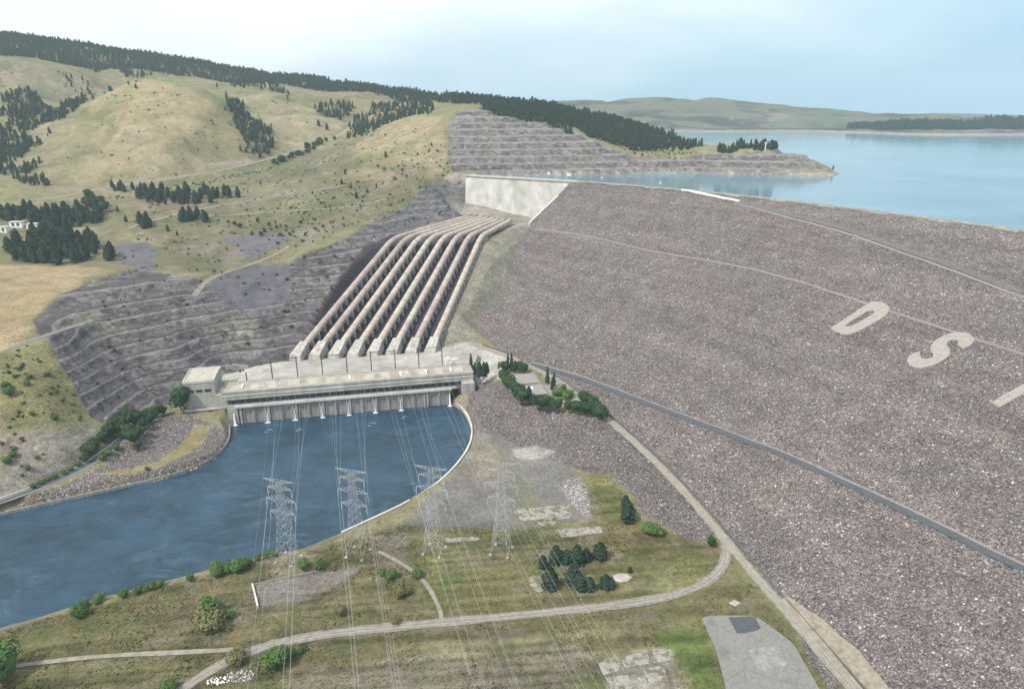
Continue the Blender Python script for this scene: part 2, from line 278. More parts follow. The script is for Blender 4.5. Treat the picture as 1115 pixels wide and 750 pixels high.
PIPES = []
for k in range(8):
    a = np.array(atz(505.5+k*45.5/7, 237.5+k*5.5/7, 109.5)); b = np.array(atz(428+k*96/7, 260-k*.35, 107.0)); c = np.array(atz(325+k*145/7, 384-k*.75, 31.0))
    a = a+(a-b)/np.linalg.norm(a-b)*20; PIPES.append(np.array([a, b, c]))
_f0, _f1 = hit([(330,742),(640,718)]); _fa = math.atan2(_f1[1]-_f0[1], _f1[0]-_f0[0])
FURROW = [(hit([(325,724),(400,716),(500,708),(640,700),(655,760),(560,790),(320,790)])[:, :2], .55), (hit([(470,592),(600,583),(770,590),(782,636),(690,652),(480,668)])[:, :2], .3), (hit([(330,640),(470,612),(475,640),(400,672),(300,690)])[:, :2], .35), (hit([(480,686),(690,668),(740,672),(700,696),(480,706)])[:, :2], .35)]
def ground(X, Y, colours=False):
    X = np.asarray(X, float).ravel(); Y = np.asarray(Y, float).ravel()
    z = Hb(X, Y); R = np.hypot(X, Y)
    wx = X+fbm(X, Y, 30, 3, 5)*5; wy = Y+fbm(X, Y, 30, 3, 9)*5
    far = sstep(700, 1500, R)
    rdg = 1-np.abs(fbm(X, Y, 230, 4, 71)); gul = sstep(.8, 1.0, rdg)*far*(R < 2700)
    z = z-gul*5*sstep(0, 30, np.abs(z-160)+15*(R < 1000))
    z = z+fbm(X, Y, 180, 4, 2)*6*far*sstep(0, 30, np.abs(z-160)+15*(R < 1000)) + fbm(X, Y, 28, 4, 3)*np.where(R > 600, 1.3, .35)
    z = z+fbm(X, Y, 700, 5, 31)*30*sstep(2800, 4200, R)-(1-np.abs(fbm(X, Y, 420, 5, 36)))**3*28*sstep(2900, 3600, R)*sstep(170, 200, z)
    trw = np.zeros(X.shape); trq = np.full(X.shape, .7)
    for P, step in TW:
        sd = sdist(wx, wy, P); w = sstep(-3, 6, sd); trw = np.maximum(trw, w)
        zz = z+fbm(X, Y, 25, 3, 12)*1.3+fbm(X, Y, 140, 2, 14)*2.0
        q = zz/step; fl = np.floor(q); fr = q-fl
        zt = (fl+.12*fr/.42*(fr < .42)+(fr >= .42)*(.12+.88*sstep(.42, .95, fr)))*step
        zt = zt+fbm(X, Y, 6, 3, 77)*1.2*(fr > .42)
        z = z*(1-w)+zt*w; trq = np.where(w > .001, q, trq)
    # roads cut and filled into the slope
    for k, P in RW.items():
        hw = ROADS[k][1]
        m = (X > P[:, 0].min()-20) & (X < P[:, 0].max()+20) & (Y > P[:, 1].min()-20) & (Y < P[:, 1].max()+20)
        if not m.any(): continue
        d, v = segdist(X[m], Y[m], P, False, P[:, 2]); w = 1-sstep(hw+1.0, hw+10, d)
        z[m] = z[m]*(1-w)+(v-.25)*w
    # level pads
    # power house footprint lies on rock: keep the ground under it low
    PF = [ph(-49, 5), ph(-49, 48), ph(-20, 48), ph(-20, 31), ph(220, 31), ph(220, -2), ph(190, 2), ph(-2, 2), ph(-2, 7)]
    sd = sdist(X, Y, PF); z = np.where(sd > 0, np.minimum(z, 12-2*np.minimum(sd, 8)), z)
    if (Y > 600).any():
        m = (X > -300) & (X < 60) & (Y > 620) & (Y < 1150)
        if m.any():
            zz = z[m]
            for P in PIPES:
                d, v = segdist(X[m], Y[m], P, False, P[:, 2]); w = 1-sstep(9.5, 17, d); zz = np.where(w > 0, zz*(1-w)+np.minimum(zz, v-6.0)*w, zz)
            z[m] = zz
    # river
    sd = sdist(wx*0+X, Y, RIVER)
    bank = np.where(Y > 430, 1.2, .55)
    z = np.where(sd > -14, np.minimum(z, 1.1+np.maximum(-sd, 0)*bank+fbm(X, Y, 7, 3, 8)*.25), z)
    z = np.where(sd > 0, -.4-np.minimum(sd*.35, 9), z)
    # dam footprint, reservoir bed
    sd = sdist(X, Y, FOOT); z = z-np.clip(sd, 0, 70)*.7
    rs = sdist(X, Y, RESV)
    z = np.where((rs > 0) & (R < 2600) & (X > 110) & (Y < 1150), np.minimum(z, 150), z)
    if not colours: return z
    n1 = fbm(X, Y, 160, 4, 21); n2 = fbm(X, Y, 40, 4, 22); n3 = fbm(X, Y, 12, 3, 23)
    base = np.array([.235,.21,.125])[None]+(np.array([.17,.18,.085])-np.array([.235,.21,.125]))[None]*sstep(-.4, .5, n1+n2*.5)[:, None]
    col = base.copy(); msk = np.zeros((len(X), 3)); msk[:, 2] = .8
    warm = np.where(R > 900, 9, 2.5)
    px = X+n2*warm+n3*1.5; py = Y+fbm(X, Y, 40, 4, 27)*warm+fbm(X, Y, 9, 3, 28)*1.5
    def apply(lst):
        for P, c, s, mm, wt in lst:
            e = s+12
            m = (X > P[:, 0].min()-e) & (X < P[:, 0].max()+e) & (Y > P[:, 1].min()-e) & (Y < P[:, 1].max()+e)
            if not m.any(): continue
            w = sstep(-s, s, sdist(px[m], py[m], P)+n3[m]*s*.4)*wt; w = w[:, None]
            col[m] = col[m]*(1-w)+np.array(c)[None]*w
            msk[m] = msk[m]*(1-w)+np.array(mm)[None]*w
    apply(REGW)
    w = sstep(.2, .8, trw+n2*.15)[:, None]
    up = sstep(900, 1300, R)[:, None]
    rc = np.array(C_rock)*(1-up)+np.array((.2,.185,.18))*up
    veg = (sstep(.15, .5, n2)*.45)[:, None]
    col = col*(1-w)+(rc*(1-veg)+np.array((.19,.185,.12))*veg)*w; msk = msk*(1-w)+np.array([[.0, 1, .1]])*w
    g_ = col.mean(1, keepdims=True); col = (g_+(col-g_)*.86)*np.array([.88, .85, .86])
    gg = (gul*.55*(trw < .2))[:, None]; col = col*(1-gg)+np.array((.108,.115,.064))*gg
    pp = (sstep(.25, .55, fbm(X, Y, 90, 5, 73))*.5*sstep(650, 900, R)*(trw < .2)*(R < 2700))[:, None]; col = col*(1-pp)+np.array((.112,.12,.068))*pp
    pm = sstep(-10, 10, sdist(X, Y, MIDS))*(trw < .2); pp = (sstep(.12, .4, fbm(X, Y, 45, 5, 81))*.65*pm)[:, None]; col = col*(1-pp)+np.array((.20,.175,.155))*pp; msk = msk*(1-pp)+np.array([[.1,.7,.2]])*pp
    pp = (sstep(.1, .45, fbm(X, Y*1.4, 60, 5, 83))*.5*pm)[:, None]; col = col*(1-pp)+np.array((.095,.11,.055))*pp
    pp = (sstep(.3, .6, fbm(X, Y, 60, 5, 75))*.45*sstep(650, 900, R)*(trw < .2)*(R < 2700))[:, None]; col = col*(1-pp)+np.array((.30,.26,.19))*pp
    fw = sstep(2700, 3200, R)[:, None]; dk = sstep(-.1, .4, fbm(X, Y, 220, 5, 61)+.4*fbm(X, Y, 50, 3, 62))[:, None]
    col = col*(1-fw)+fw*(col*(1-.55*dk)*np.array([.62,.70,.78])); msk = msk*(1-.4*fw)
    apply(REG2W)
    fur = fbm(X*.22-Y*.975*0+0*X, Y, 5, 1, 3)*0
    ca, sa = math.cos(_fa), math.sin(_fa); al = X*ca+Y*sa; ac = -X*sa+Y*ca
    fur = (vnoise(al/70+n3*.2, ac/2.6, 91)-.5)+.8*(vnoise(al/110, ac/6.5, 92)-.5)
    nb_ = (R < 520)*sstep(-4, 4, sdist(X, Y, NEARF))*(msk[:, 2] > .3)
    col = col*(1+(.55*fur*nb_))[:, None]; pk = (sstep(.18, .42, fbm(X*1.0, Y*1.6, 26, 4, 93))*nb_*.5)[:, None]; col = col*(1-pk)+np.array((.225,.195,.15))*pk
    pk = (sstep(.2, .4, fbm(X*ca+Y*sa, (-X*sa+Y*ca)*2.2, 16, 4, 97))*nb_*.55)[:, None]; col = col*(1-pk)+np.array((.19,.165,.125))*pk
    pk = (sstep(.3, .5, fbm(X, Y, 12, 4, 98))*nb_*.5)[:, None]; col = col*(1-pk)+np.array((.075,.08,.04))*pk
    pk = (sstep(.1, .45, fbm(X, Y*1.5, 38, 4, 95))*nb_*.5)[:, None]; col = col*(1-pk)+np.array((.10,.118,.045))*pk
    for P, am in FURROW:
        m = (R < 560)
        if not m.any(): continue
        w = sstep(-3, 5, sdist(X[m], Y[m], P)+n3[m]*4)*am*sstep(-.5, .3, fbm(al[m], ac[m]*2, 40, 3, 33))
        bd = np.sin(ac[m]/1.05+2.2*n3[m]*.6+1.5*fbm(al[m], ac[m], 60, 2, 34)); bd2 = sstep(-.2, .9, bd); dk = sstep(.3, 1, -bd)
        cc = col[m]; cc = cc*(1-(w*bd2*.8)[:, None])+np.array((.25,.215,.165))*(w*bd2*.8)[:, None]; cc = cc*(1-(w*dk)[:, None])+np.array((.07,.068,.038))*(w*dk)[:, None]; col[m] = cc
    nd_ = sstep(-6, 6, sdist(X, Y, NEARF)+n3*4)*(R < 560); col *= (1-.24*nd_)[:, None]; ml_ = sstep(-40, 60, sdist(X, Y, MIDS)); col *= (1-.16*ml_*(msk[:, 2] > .2))[:, None]
    # strip of pale drawdown rock at the lake
    w = ((rs > -60) & (R > 1000) & (z < 166) & (z > 155)).astype(float)[:, None]*.8
    col = col*(1-w)+np.array((.3,.265,.24))*w; msk = msk*(1-w)+np.array([[.2,.6,0]])*w
    col *= (1+.16*n1+.14*n2+.12*n3)[:, None]
    sd = sdist(X, Y, RIVER); w = (sstep(-7, -3, sd)*.8)[:, None]
    col = col*(1-w)+np.array((.2,.165,.14))*w
    return z, np.clip(col, .01, .8), np.clip(msk, 0, 1), np.stack([trq, sstep(900, 1300, R), trw*msk[:, 1]], 1)

# ------------------------------------------------------------------ object helpers
def tag(o, label=None, cat=None, group=None, kind=None):
    if label: o['label'] = label
    if cat: o['category'] = cat
    if group: o['group'] = group
    if kind: o['kind'] = kind
    return o
def empty(name, loc, rz=0, **k):
    o = bpy.data.objects.new(name, None); COL.objects.link(o); o.location = loc; o.rotation_euler = (0, 0, rz); o.empty_display_size = 1
    return tag(o, **k)
def mesh_np(name, V, Fc, mat, parent=None, smoothf=False, mi=None):
    me = bpy.data.meshes.new(name); V = np.asarray(V, np.float32); Fc = np.asarray(Fc, np.int32)
    me.vertices.add(len(V)); me.vertices.foreach_set('co', V.ravel())
    n, k = Fc.shape; me.loops.add(n*k); me.loops.foreach_set('vertex_index', Fc.ravel())
    me.polygons.add(n); me.polygons.foreach_set('loop_start', np.arange(0, n*k, k, dtype=np.int32))
    for m in (mat if isinstance(mat, (list, tuple)) else [mat]): me.materials.append(m)
    if mi is not None: me.polygons.foreach_set('material_index', np.asarray(mi, np.int32))
    if smoothf: me.polygons.foreach_set('use_smooth', np.ones(n, bool))
    me.update(calc_edges=True); me.validate()
    o = bpy.data.objects.new(name, me); COL.objects.link(o)
    if parent is not None: o.parent = parent
    return o
class MB:
    def __init__(s): s.v = []; s.f = []
    def add(s, vs, fs):
        b = len(s.v); s.v += [tuple(map(float, v)) for v in vs]; s.f += [tuple(i+b for i in f) for f in fs]; return s
    def box(s, x0, x1, y0, y1, z0, z1):
        return s.add([(x0,y0,z0),(x1,y0,z0),(x1,y1,z0),(x0,y1,z0),(x0,y0,z1),(x1,y0,z1),(x1,y1,z1),(x0,y1,z1)],
            [(0,3,2,1),(4,5,6,7),(0,1,5,4),(1,2,6,5),(2,3,7,6),(3,0,4,7)])
    def prism(s, poly, z0, z1):
        n = len(poly); zz0 = z0 if hasattr(z0, '__len__') else [z0]*n; zz1 = z1 if hasattr(z1, '__len__') else [z1]*n
        a = sum(poly[i][0]*poly[(i+1) % n][1]-poly[(i+1) % n][0]*poly[i][1] for i in range(n))
        o = list(range(n)) if a > 0 else list(range(n))[::-1]
        vs = [(poly[i][0], poly[i][1], zz0[i]) for i in o]+[(poly[i][0], poly[i][1], zz1[i]) for i in o]
        return s.add(vs, [tuple(range(n))[::-1], tuple(range(n, 2*n))]+[(i, (i+1) % n, n+(i+1) % n, n+i) for i in range(n)])
    def bar(s, p, q, w, h=None):
        p = Vector(p); q = Vector(q); d = (q-p); 
        if d.length < 1e-6: return s
        d.normalize(); u = d.cross(Vector((0, 0, 1)))
        if u.length < 1e-3: u = Vector((1, 0, 0))
        u.normalize(); v = u.cross(d); h = h or w; u *= w/2; v *= h/2
        vs = [p-u-v, p+u-v, p+u+v, p-u+v, q-u-v, q+u-v, q+u+v, q-u+v]
        return s.add(vs, [(0,1,2,3),(7,6,5,4),(0,4,5,1),(1,5,6,2),(2,6,7,3),(3,7,4,0)])
    def tube(s, pts, r, n=8, caps=True):
        pts = [Vector(p) for p in pts]; rr = r if hasattr(r, '__len__') else [r]*len(pts); b = len(s.v); vs = []; fs = []
        for i, p in enumerate(pts):
            d = (pts[min(i+1, len(pts)-1)]-pts[max(i-1, 0)]).normalized(); u = d.cross(Vector((0, 0, 1)))
            if u.length < 1e-3: u = Vector((1, 0, 0))
            u.normalize(); v = u.cross(d)
            for k in range(n):
                a = 2*math.pi*k/n; vs.append(p+u*(math.cos(a)*rr[i])+v*(math.sin(a)*rr[i]))
        for i in range(len(pts)-1):
            for k in range(n): fs.append((i*n+k, i*n+(k+1) % n, (i+1)*n+(k+1) % n, (i+1)*n+k))
        if caps: fs.append(tuple(range(n))[::-1]); fs.append(tuple(range((len(pts)-1)*n, len(pts)*n)))
        return s.add(vs, fs)
    def build(s, name, mat, parent=None, smoothf=False):
        me = bpy.data.meshes.new(name); me.from_pydata(s.v, [], s.f)
        me.materials.append(mat); me.update()
        bm = bmesh.new(); bm.from_mesh(me); bmesh.ops.recalc_face_normals(bm, faces=bm.faces); bm.to_mesh(me); bm.free()
        if smoothf: me.polygons.foreach_set('use_smooth', np.ones(len(me.polygons), bool))
        o = bpy.data.objects.new(name, me); COL.objects.link(o)
        if parent is not None: o.parent = parent
        return o
def copy_tree(o, parent=None):
    c = o.copy(); COL.objects.link(c)
    if parent is not None: c.parent = parent
    for ch in list(o.children): copy_tree(ch, c)
    return c

# ------------------------------------------------------------------ materials
def newmat(name):
    m = bpy.data.materials.new(name); m.use_nodes = True; nt = m.node_tree; b = nt.nodes['Principled BSDF']; return m, nt, b
def nd(nt, t, **k):
    n = nt.nodes.new(t)
    for a, v in k.items():
        if a.startswith('i_'): n.inputs[a[2:].replace('_', ' ')].default_value = v
        else: setattr(n, a, v)
    return n
def pos(nt, scale=(1, 1, 1)):
    g = nd(nt, 'ShaderNodeNewGeometry'); mp = nd(nt, 'ShaderNodeMapping'); mp.inputs['Scale'].default_value = scale
    nt.links.new(g.outputs['Position'], mp.inputs['Vector']); return mp.outputs[0]
def noise(nt, vec, scale, detail=5, rough=.55):
    n = nd(nt, 'ShaderNodeTexNoise'); n.inputs['Scale'].default_value = scale; n.inputs['Detail'].default_value = detail; n.inputs['Roughness'].default_value = rough
    nt.links.new(vec, n.inputs['Vector']); return n.outputs['Fac']
def mrange(nt, v, a, b, c, d):
    n = nd(nt, 'ShaderNodeMapRange'); nt.links.new(v, n.inputs[0])
    for i, x in enumerate((a, b, c, d)): n.inputs[i+1].default_value = x
    return n.outputs[0]
def math_(nt, op, a, b=None):
    n = nd(nt, 'ShaderNodeMath', operation=op)
    for i, x in enumerate((a, b)):
        if x is None: continue
        if isinstance(x, (int, float)): n.inputs[i].default_value = x
        else: nt.links.new(x, n.inputs[i])
    return n.outputs[0]
def mixc(nt, fac, a, b, bt='MIX'):
    n = nd(nt, 'ShaderNodeMix', data_type='RGBA', blend_type=bt)
    for s, x in ((n.inputs[0], fac), (n.inputs[6], a), (n.inputs[7], b)):
        if isinstance(x, (int, float)): s.default_value = x
        elif isinstance(x, (tuple, list)): s.default_value = tuple(x)+(1,) if len(x) == 3 else tuple(x)
        else: nt.links.new(x, s)
    return n.outputs[2]
def gray(nt, v):
    n = nd(nt, 'ShaderNodeCombineColor')
    for i in range(3): nt.links.new(v, n.inputs[i])
    return n.outputs[0]
def ramp(nt, v, stops):
    n = nd(nt, 'ShaderNodeValToRGB'); e = n.color_ramp.elements
    while len(e) < len(stops): e.new(.5)
    for i, (p, c) in enumerate(stops): e[i].position = p; e[i].color = tuple(c)+(1,)
    nt.links.new(v, n.inputs[0]); return n.outputs[0]
def bump(nt, h, b, strength=.5, dist=.5):
    n = nd(nt, 'ShaderNodeBump'); n.inputs['Strength'].default_value = strength; n.inputs['Distance'].default_value = dist
    nt.links.new(h, n.inputs['Height']); nt.links.new(n.outputs[0], b.inputs['Normal'])
def vor(nt, vec, scale, feature='F1', rnd=1.0):
    n = nd(nt, 'ShaderNodeTexVoronoi', feature=feature); n.inputs['Scale'].default_value = scale; n.inputs['Randomness'].default_value = rnd
    nt.links.new(vec, n.inputs['Vector']); return n
def simple(name, c, rough=.8, var=.25, scale=.3, bmp=.0, metal=0.0, spec=.3, streak=None):
    m, nt, b = newmat(name); v = pos(nt)
    f = noise(nt, v, scale, 6); k = mrange(nt, f, .25, .75, 1-var, 1+var)
    o = mixc(nt, 1.0, c, gray(nt, k), 'MULTIPLY')
    if streak:
        s = noise(nt, pos(nt, streak), 1.0, 5); o = mixc(nt, 1.0, o, gray(nt, mrange(nt, s, .3, .7, .72, 1.15)), 'MULTIPLY')
    nt.links.new(o, b.inputs['Base Color']); b.inputs['Roughness'].default_value = rough; b.inputs['Metallic'].default_value = metal; b.inputs['Specular IOR Level'].default_value = spec
    if bmp: bump(nt, f, b, bmp, .3)
    return m
def stones(nt, cell, tint=1.0):
    v = pos(nt); v1 = vor(nt, v, 1/cell); v2 = vor(nt, v, 1/(cell*.45))
    sep = nd(nt, 'ShaderNodeSeparateColor'); nt.links.new(v1.outputs['Color'], sep.inputs[0])
    c1 = ramp(nt, sep.outputs[0], [(0, (.095,.08,.083)), (.25, (.15,.128,.129)), (.6, (.198,.17,.169)), (.92, (.25,.22,.214)), (.98, (.36,.33,.32)), (1, (.6,.575,.55))])
    sep2 = nd(nt, 'ShaderNodeSeparateColor'); nt.links.new(v2.outputs['Color'], sep2.inputs[0])
    k = mrange(nt, sep2.outputs[1], 0, 1, .75, 1.25)
    c = mixc(nt, 1.0, c1, gray(nt, k), 'MULTIPLY')
    edge = mrange(nt, v1.outputs['Distance'], .25, .75, 1.08, .55)
    c = mixc(nt, 1.0, c, gray(nt, edge), 'MULTIPLY')
    h = math_(nt, 'ADD', math_(nt, 'MULTIPLY', sep.outputs[1], 1.2), math_(nt, 'MULTIPLY', v1.outputs['Distance'], -1.5))
    return c, h
def m_ground():
    m, nt, b = newmat('terrain_ground'); L = nt.links.new
    a = nd(nt, 'ShaderNodeVertexColor', layer_name='Col'); k = nd(nt, 'ShaderNodeVertexColor', layer_name='Msk')
    sep = nd(nt, 'ShaderNodeSeparateColor'); L(k.outputs[0], sep.inputs[0]); rip, rock, gr = sep.outputs[0], sep.outputs[1], sep.outputs[2]
    v = pos(nt)
    nf = noise(nt, v, .35, 8, .65); nm = noise(nt, v, .05, 5, .6)
    c = mixc(nt, 1.0, a.outputs[0], gray(nt, mrange(nt, nf, .25, .75, .58, 1.42)), 'MULTIPLY')
    c = mixc(nt, 1.0, c, gray(nt, mrange(nt, noise(nt, v, 1.1, 4, .6), .3, .7, .8, 1.2)), 'MULTIPLY')
    c = mixc(nt, 1.0, c, gray(nt, mrange(nt, nm, .25, .75, .74, 1.26)), 'MULTIPLY')
    # grass: patches of green and straw, small dark shrubs
    g2 = noise(nt, v, .09, 6, .6)
    straw = mixc(nt, mrange(nt, g2, .42, .62, 0, .55), c, mixc(nt, 1.0, c, (1.35,1.22,1.05), 'MULTIPLY'))
    green = mixc(nt, mrange(nt, noise(nt, v, .055, 6, .65), .5, .66, 0, .6), straw, mixc(nt, 1.0, straw, (.55,.78,.5), 'MULTIPLY'))
    vs = vor(nt, v, .1); sc = nd(nt, 'ShaderNodeSeparateColor'); L(vs.outputs['Color'], sc.inputs[0])
    sh = math_(nt, 'MULTIPLY', mrange(nt, vs.outputs['Distance'], .10, .2, 1, 0), mrange(nt, sc.outputs[0], .78, .8, 0, 1))
    green = mixc(nt, math_(nt, 'MULTIPLY', sh, .85), green, (.045,.06,.03))
    c = mixc(nt, gr, c, green)
    # rock: strata, cracks and blocks
    st = noise(nt, pos(nt, (.05, .05, .55)), 1.0, 7, .7)
    vb = vor(nt, pos(nt, (.22, .22, .4)), 1.0); sb = nd(nt, 'ShaderNodeSeparateColor'); L(vb.outputs['Color'], sb.inputs[0])
    rc = mixc(nt, 1.0, c, gray(nt, mrange(nt, st, .3, .7, .78, 1.22)), 'MULTIPLY')
    rc = mixc(nt, 1.0, rc, gray(nt, mrange(nt, sb.outputs[0], 0, 1, .68, 1.32)), 'MULTIPLY')
    # benches, bench-to-riser shading painted into the colour: pale broken lips, dark or dusty floors, blocky fractured risers
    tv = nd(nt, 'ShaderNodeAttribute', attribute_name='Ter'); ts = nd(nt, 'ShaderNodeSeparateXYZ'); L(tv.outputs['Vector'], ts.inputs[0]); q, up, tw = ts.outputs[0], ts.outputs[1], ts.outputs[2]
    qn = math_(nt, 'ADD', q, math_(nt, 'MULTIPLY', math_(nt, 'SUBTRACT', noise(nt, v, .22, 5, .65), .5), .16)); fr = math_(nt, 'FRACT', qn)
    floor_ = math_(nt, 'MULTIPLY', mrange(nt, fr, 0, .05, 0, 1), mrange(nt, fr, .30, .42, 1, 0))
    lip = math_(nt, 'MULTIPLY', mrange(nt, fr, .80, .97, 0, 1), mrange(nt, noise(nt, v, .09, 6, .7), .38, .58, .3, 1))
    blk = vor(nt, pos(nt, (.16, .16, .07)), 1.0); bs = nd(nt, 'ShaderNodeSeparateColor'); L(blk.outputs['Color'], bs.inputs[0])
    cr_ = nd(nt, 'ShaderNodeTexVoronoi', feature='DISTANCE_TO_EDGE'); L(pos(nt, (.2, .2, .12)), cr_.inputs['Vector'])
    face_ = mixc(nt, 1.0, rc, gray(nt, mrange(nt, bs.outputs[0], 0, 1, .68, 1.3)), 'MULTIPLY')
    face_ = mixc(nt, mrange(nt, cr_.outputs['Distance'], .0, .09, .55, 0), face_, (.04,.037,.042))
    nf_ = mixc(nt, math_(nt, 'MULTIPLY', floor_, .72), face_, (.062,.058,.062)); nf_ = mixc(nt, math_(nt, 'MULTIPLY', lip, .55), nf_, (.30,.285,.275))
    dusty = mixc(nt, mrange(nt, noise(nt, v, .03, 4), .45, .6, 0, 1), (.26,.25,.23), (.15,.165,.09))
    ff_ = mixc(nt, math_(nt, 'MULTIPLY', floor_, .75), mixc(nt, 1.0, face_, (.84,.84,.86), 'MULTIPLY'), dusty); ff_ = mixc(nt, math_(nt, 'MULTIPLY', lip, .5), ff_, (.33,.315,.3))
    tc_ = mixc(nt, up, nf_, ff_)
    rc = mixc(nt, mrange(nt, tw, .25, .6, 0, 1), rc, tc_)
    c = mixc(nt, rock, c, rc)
    s1, h1 = stones(nt, 1.05)
    sx = mixc(nt, 1.0, s1, (5.4, 6.1, 6.1), 'MULTIPLY'); sx = mixc(nt, 1.0, c, sx, 'MULTIPLY')
    c = mixc(nt, rip, c, sx)
    L(c, b.inputs['Base Color']); b.inputs['Roughness'].default_value = .95; b.inputs['Specular IOR Level'].default_value = .1
    h = math_(nt, 'ADD', math_(nt, 'MULTIPLY', h1, rip), math_(nt, 'MULTIPLY', nf, .9)); h = math_(nt, 'ADD', h, math_(nt, 'MULTIPLY', math_(nt, 'MULTIPLY', sb.outputs[1], rock), 1.2))
    bump(nt, h, b, .7, .8); return m
def m_dam():
    m, nt, b = newmat('rockfill'); L = nt.links.new
    c, h = stones(nt, 1.05); v = pos(nt)
    big = noise(nt, v, .012, 5, .6); md = noise(nt, v, .06, 5, .6)
    c = mixc(nt, 1.0, c, ramp(nt, big, [(.3, (1.05,1.0,.98)), (.5, (1,1.02,1.0)), (.7, (1.02,1.02,.92))]), 'MULTIPLY')
    c = mixc(nt, 1.0, c, gray(nt, mrange(nt, md, .3, .7, .8, 1.2)), 'MULTIPLY')
    lay = noise(nt, pos(nt, (.004, .004, .16)), 1.0, 5, .6); c = mixc(nt, 1.0, c, gray(nt, mrange(nt, lay, .3, .7, .8, 1.18)), 'MULTIPLY')
    stn = noise(nt, pos(nt, (.02, .02, .012)), 1.0, 6, .65); c = mixc(nt, mrange(nt, stn, .55, .72, 0, .5), c, mixc(nt, 1.0, c, (.82,.84,.74), 'MULTIPLY'))
    L(c, b.inputs['Base Color']); b.inputs['Roughness'].default_value = .9; b.inputs['Specular IOR Level'].default_value = .15
    bump(nt, h, b, .75, .6); return m
def m_water(name, deep, rough, sc, st, stretch=(1, 1, 1), foam=False):
    m, nt, b = newmat(name); L = nt.links.new
    v = pos(nt, stretch); n1 = noise(nt, v, sc, 8, .62); n2 = noise(nt, pos(nt), sc*.12, 5, .6)
    c = mixc(nt, mrange(nt, n2, .35, .65, 0, 1), deep, tuple(x*1.6+.003 for x in deep))
    hh = math_(nt, 'ADD', n1, math_(nt, 'MULTIPLY', n2, 1.5))
    if foam:
        w = nd(nt, 'ShaderNodeTexNoise'); w.inputs['Scale'].default_value = .05; w.inputs['Detail'].default_value = 8; w.inputs['Roughness'].default_value = .66; w.inputs['Distortion'].default_value = 1.3; L(pos(nt, (.7, 1.25, 1)), w.inputs['Vector'])
        msk = mrange(nt, noise(nt, pos(nt), .009, 4), .42, .58, .15, 1)
        f = math_(nt, 'MULTIPLY', mrange(nt, w.outputs['Fac'], .50, .68, 0, 1), msk)
        c = mixc(nt, math_(nt, 'MULTIPLY', f, .26), c, (.13,.21,.28))
        f2 = math_(nt, 'MULTIPLY', mrange(nt, w.outputs['Fac'], .33, .46, 1, 0), .35); c = mixc(nt, f2, c, (.006,.018,.03))
        hh = math_(nt, 'ADD', hh, math_(nt, 'MULTIPLY', w.outputs['Fac'], 2.5))
        hh = math_(nt, 'ADD', hh, math_(nt, 'MULTIPLY', noise(nt, pos(nt, (.8, 1.4, 1)), .45, 4, .6), .9))
    L(c, b.inputs['Base Color']); b.inputs['Roughness'].default_value = rough; b.inputs['IOR'].default_value = 1.33; b.inputs['Specular IOR Level'].default_value = .5
    bump(nt, hh, b, st, 1.0); return m
def m_leaf(name, c1, c2, scale):
    m, nt, b = newmat(name); v = pos(nt); n = noise(nt, v, scale, 4); oi = nd(nt, 'ShaderNodeObjectInfo')
    f = math_(nt, 'ADD', mrange(nt, n, .3, .7, 0, .8), math_(nt, 'MULTIPLY', math_(nt, 'SUBTRACT', oi.outputs['Random'], .35), .7))
    nt.links.new(mixc(nt, f, c1, c2), b.inputs['Base Color']); b.inputs['Roughness'].default_value = .8; b.inputs['Specular IOR Level'].default_value = .15
    return m
M = {}
M['ground'] = m_ground(); M['dam'] = m_dam()
M['river'] = m_water('river_water', (.014,.038,.063), .1, .2, .5, (.55, 1.3, 1), True)
M['lake'] = m_water('lake_water', (.075,.155,.195), .12, .05, .1)
M['conc'] = simple('concrete', (.38,.362,.335), .85, .26, .12, .1, streak=(.25,.25,.02))
M['concl'] = simple('pale_concrete', (.53,.515,.475), .85, .14, .06, .1, streak=(.07,.07,.06))
M['concd'] = simple('weathered_concrete', (.25,.245,.24), .85, .25, .2, .1, streak=(.4,.4,.03))
M['white'] = simple('white_paint', (.78,.78,.76), .6, .06)
M['roofc'] = simple('roof_membrane', (.31,.28,.235), .9, .3, .09, .05)
M['roofp'] = simple('roof_pale_patch', (.40,.365,.31), .9, .25, .2)
M['dark'] = simple('dark_recess', (.045,.05,.06), .6, .2)
M['glass'] = simple('window_glass', (.03,.045,.06), .15, .2, 1.0, spec=.6)
M['gate'] = simple('steel_gate', (.27,.265,.255), .7, .2, .4, streak=(.8,.8,.08))
M['steel'] = simple('galvanised_steel', (.40,.41,.42), .55, .1, .5, metal=.1)
M['steeld'] = simple('dark_steel', (.07,.07,.075), .6, .2, .5, metal=.3)
M['ceram'] = simple('insulator_ceramic', (.55,.58,.6), .25, .1)
M['wire'] = simple('aluminium_wire', (.42,.44,.46), .6, .05)
M['rust'] = simple('saddle_concrete', (.30,.285,.28), .85, .3, .4)
M['asph'] = simple('asphalt', (.085,.093,.102), .95, .15, .3, spec=.05)
M['asphl'] = simple('old_asphalt', (.19,.187,.182), .95, .14, .3, spec=.05)
M['gravel'] = simple('gravel', (.215,.195,.17), .95, .35, .3, spec=.05)
M['gravell'] = simple('pale_gravel', (.25,.23,.195), .95, .32, .3, spec=.05)
M['berm'] = simple('berm_dust', (.215,.192,.186), .95, .2, .3)
M['bermf'] = simple('berm_rubble', (.205,.18,.176), .95, .3, .5, spec=.05)
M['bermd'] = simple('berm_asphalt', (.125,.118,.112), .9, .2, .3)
M['letter'] = simple('letter_concrete', (.285,.262,.235), .9, .2, .4)
M['brick'] = simple('brick', (.33,.21,.17), .85, .15, .8)
M['tile'] = simple('flat_roof', (.25,.235,.22), .85, .12, .3)
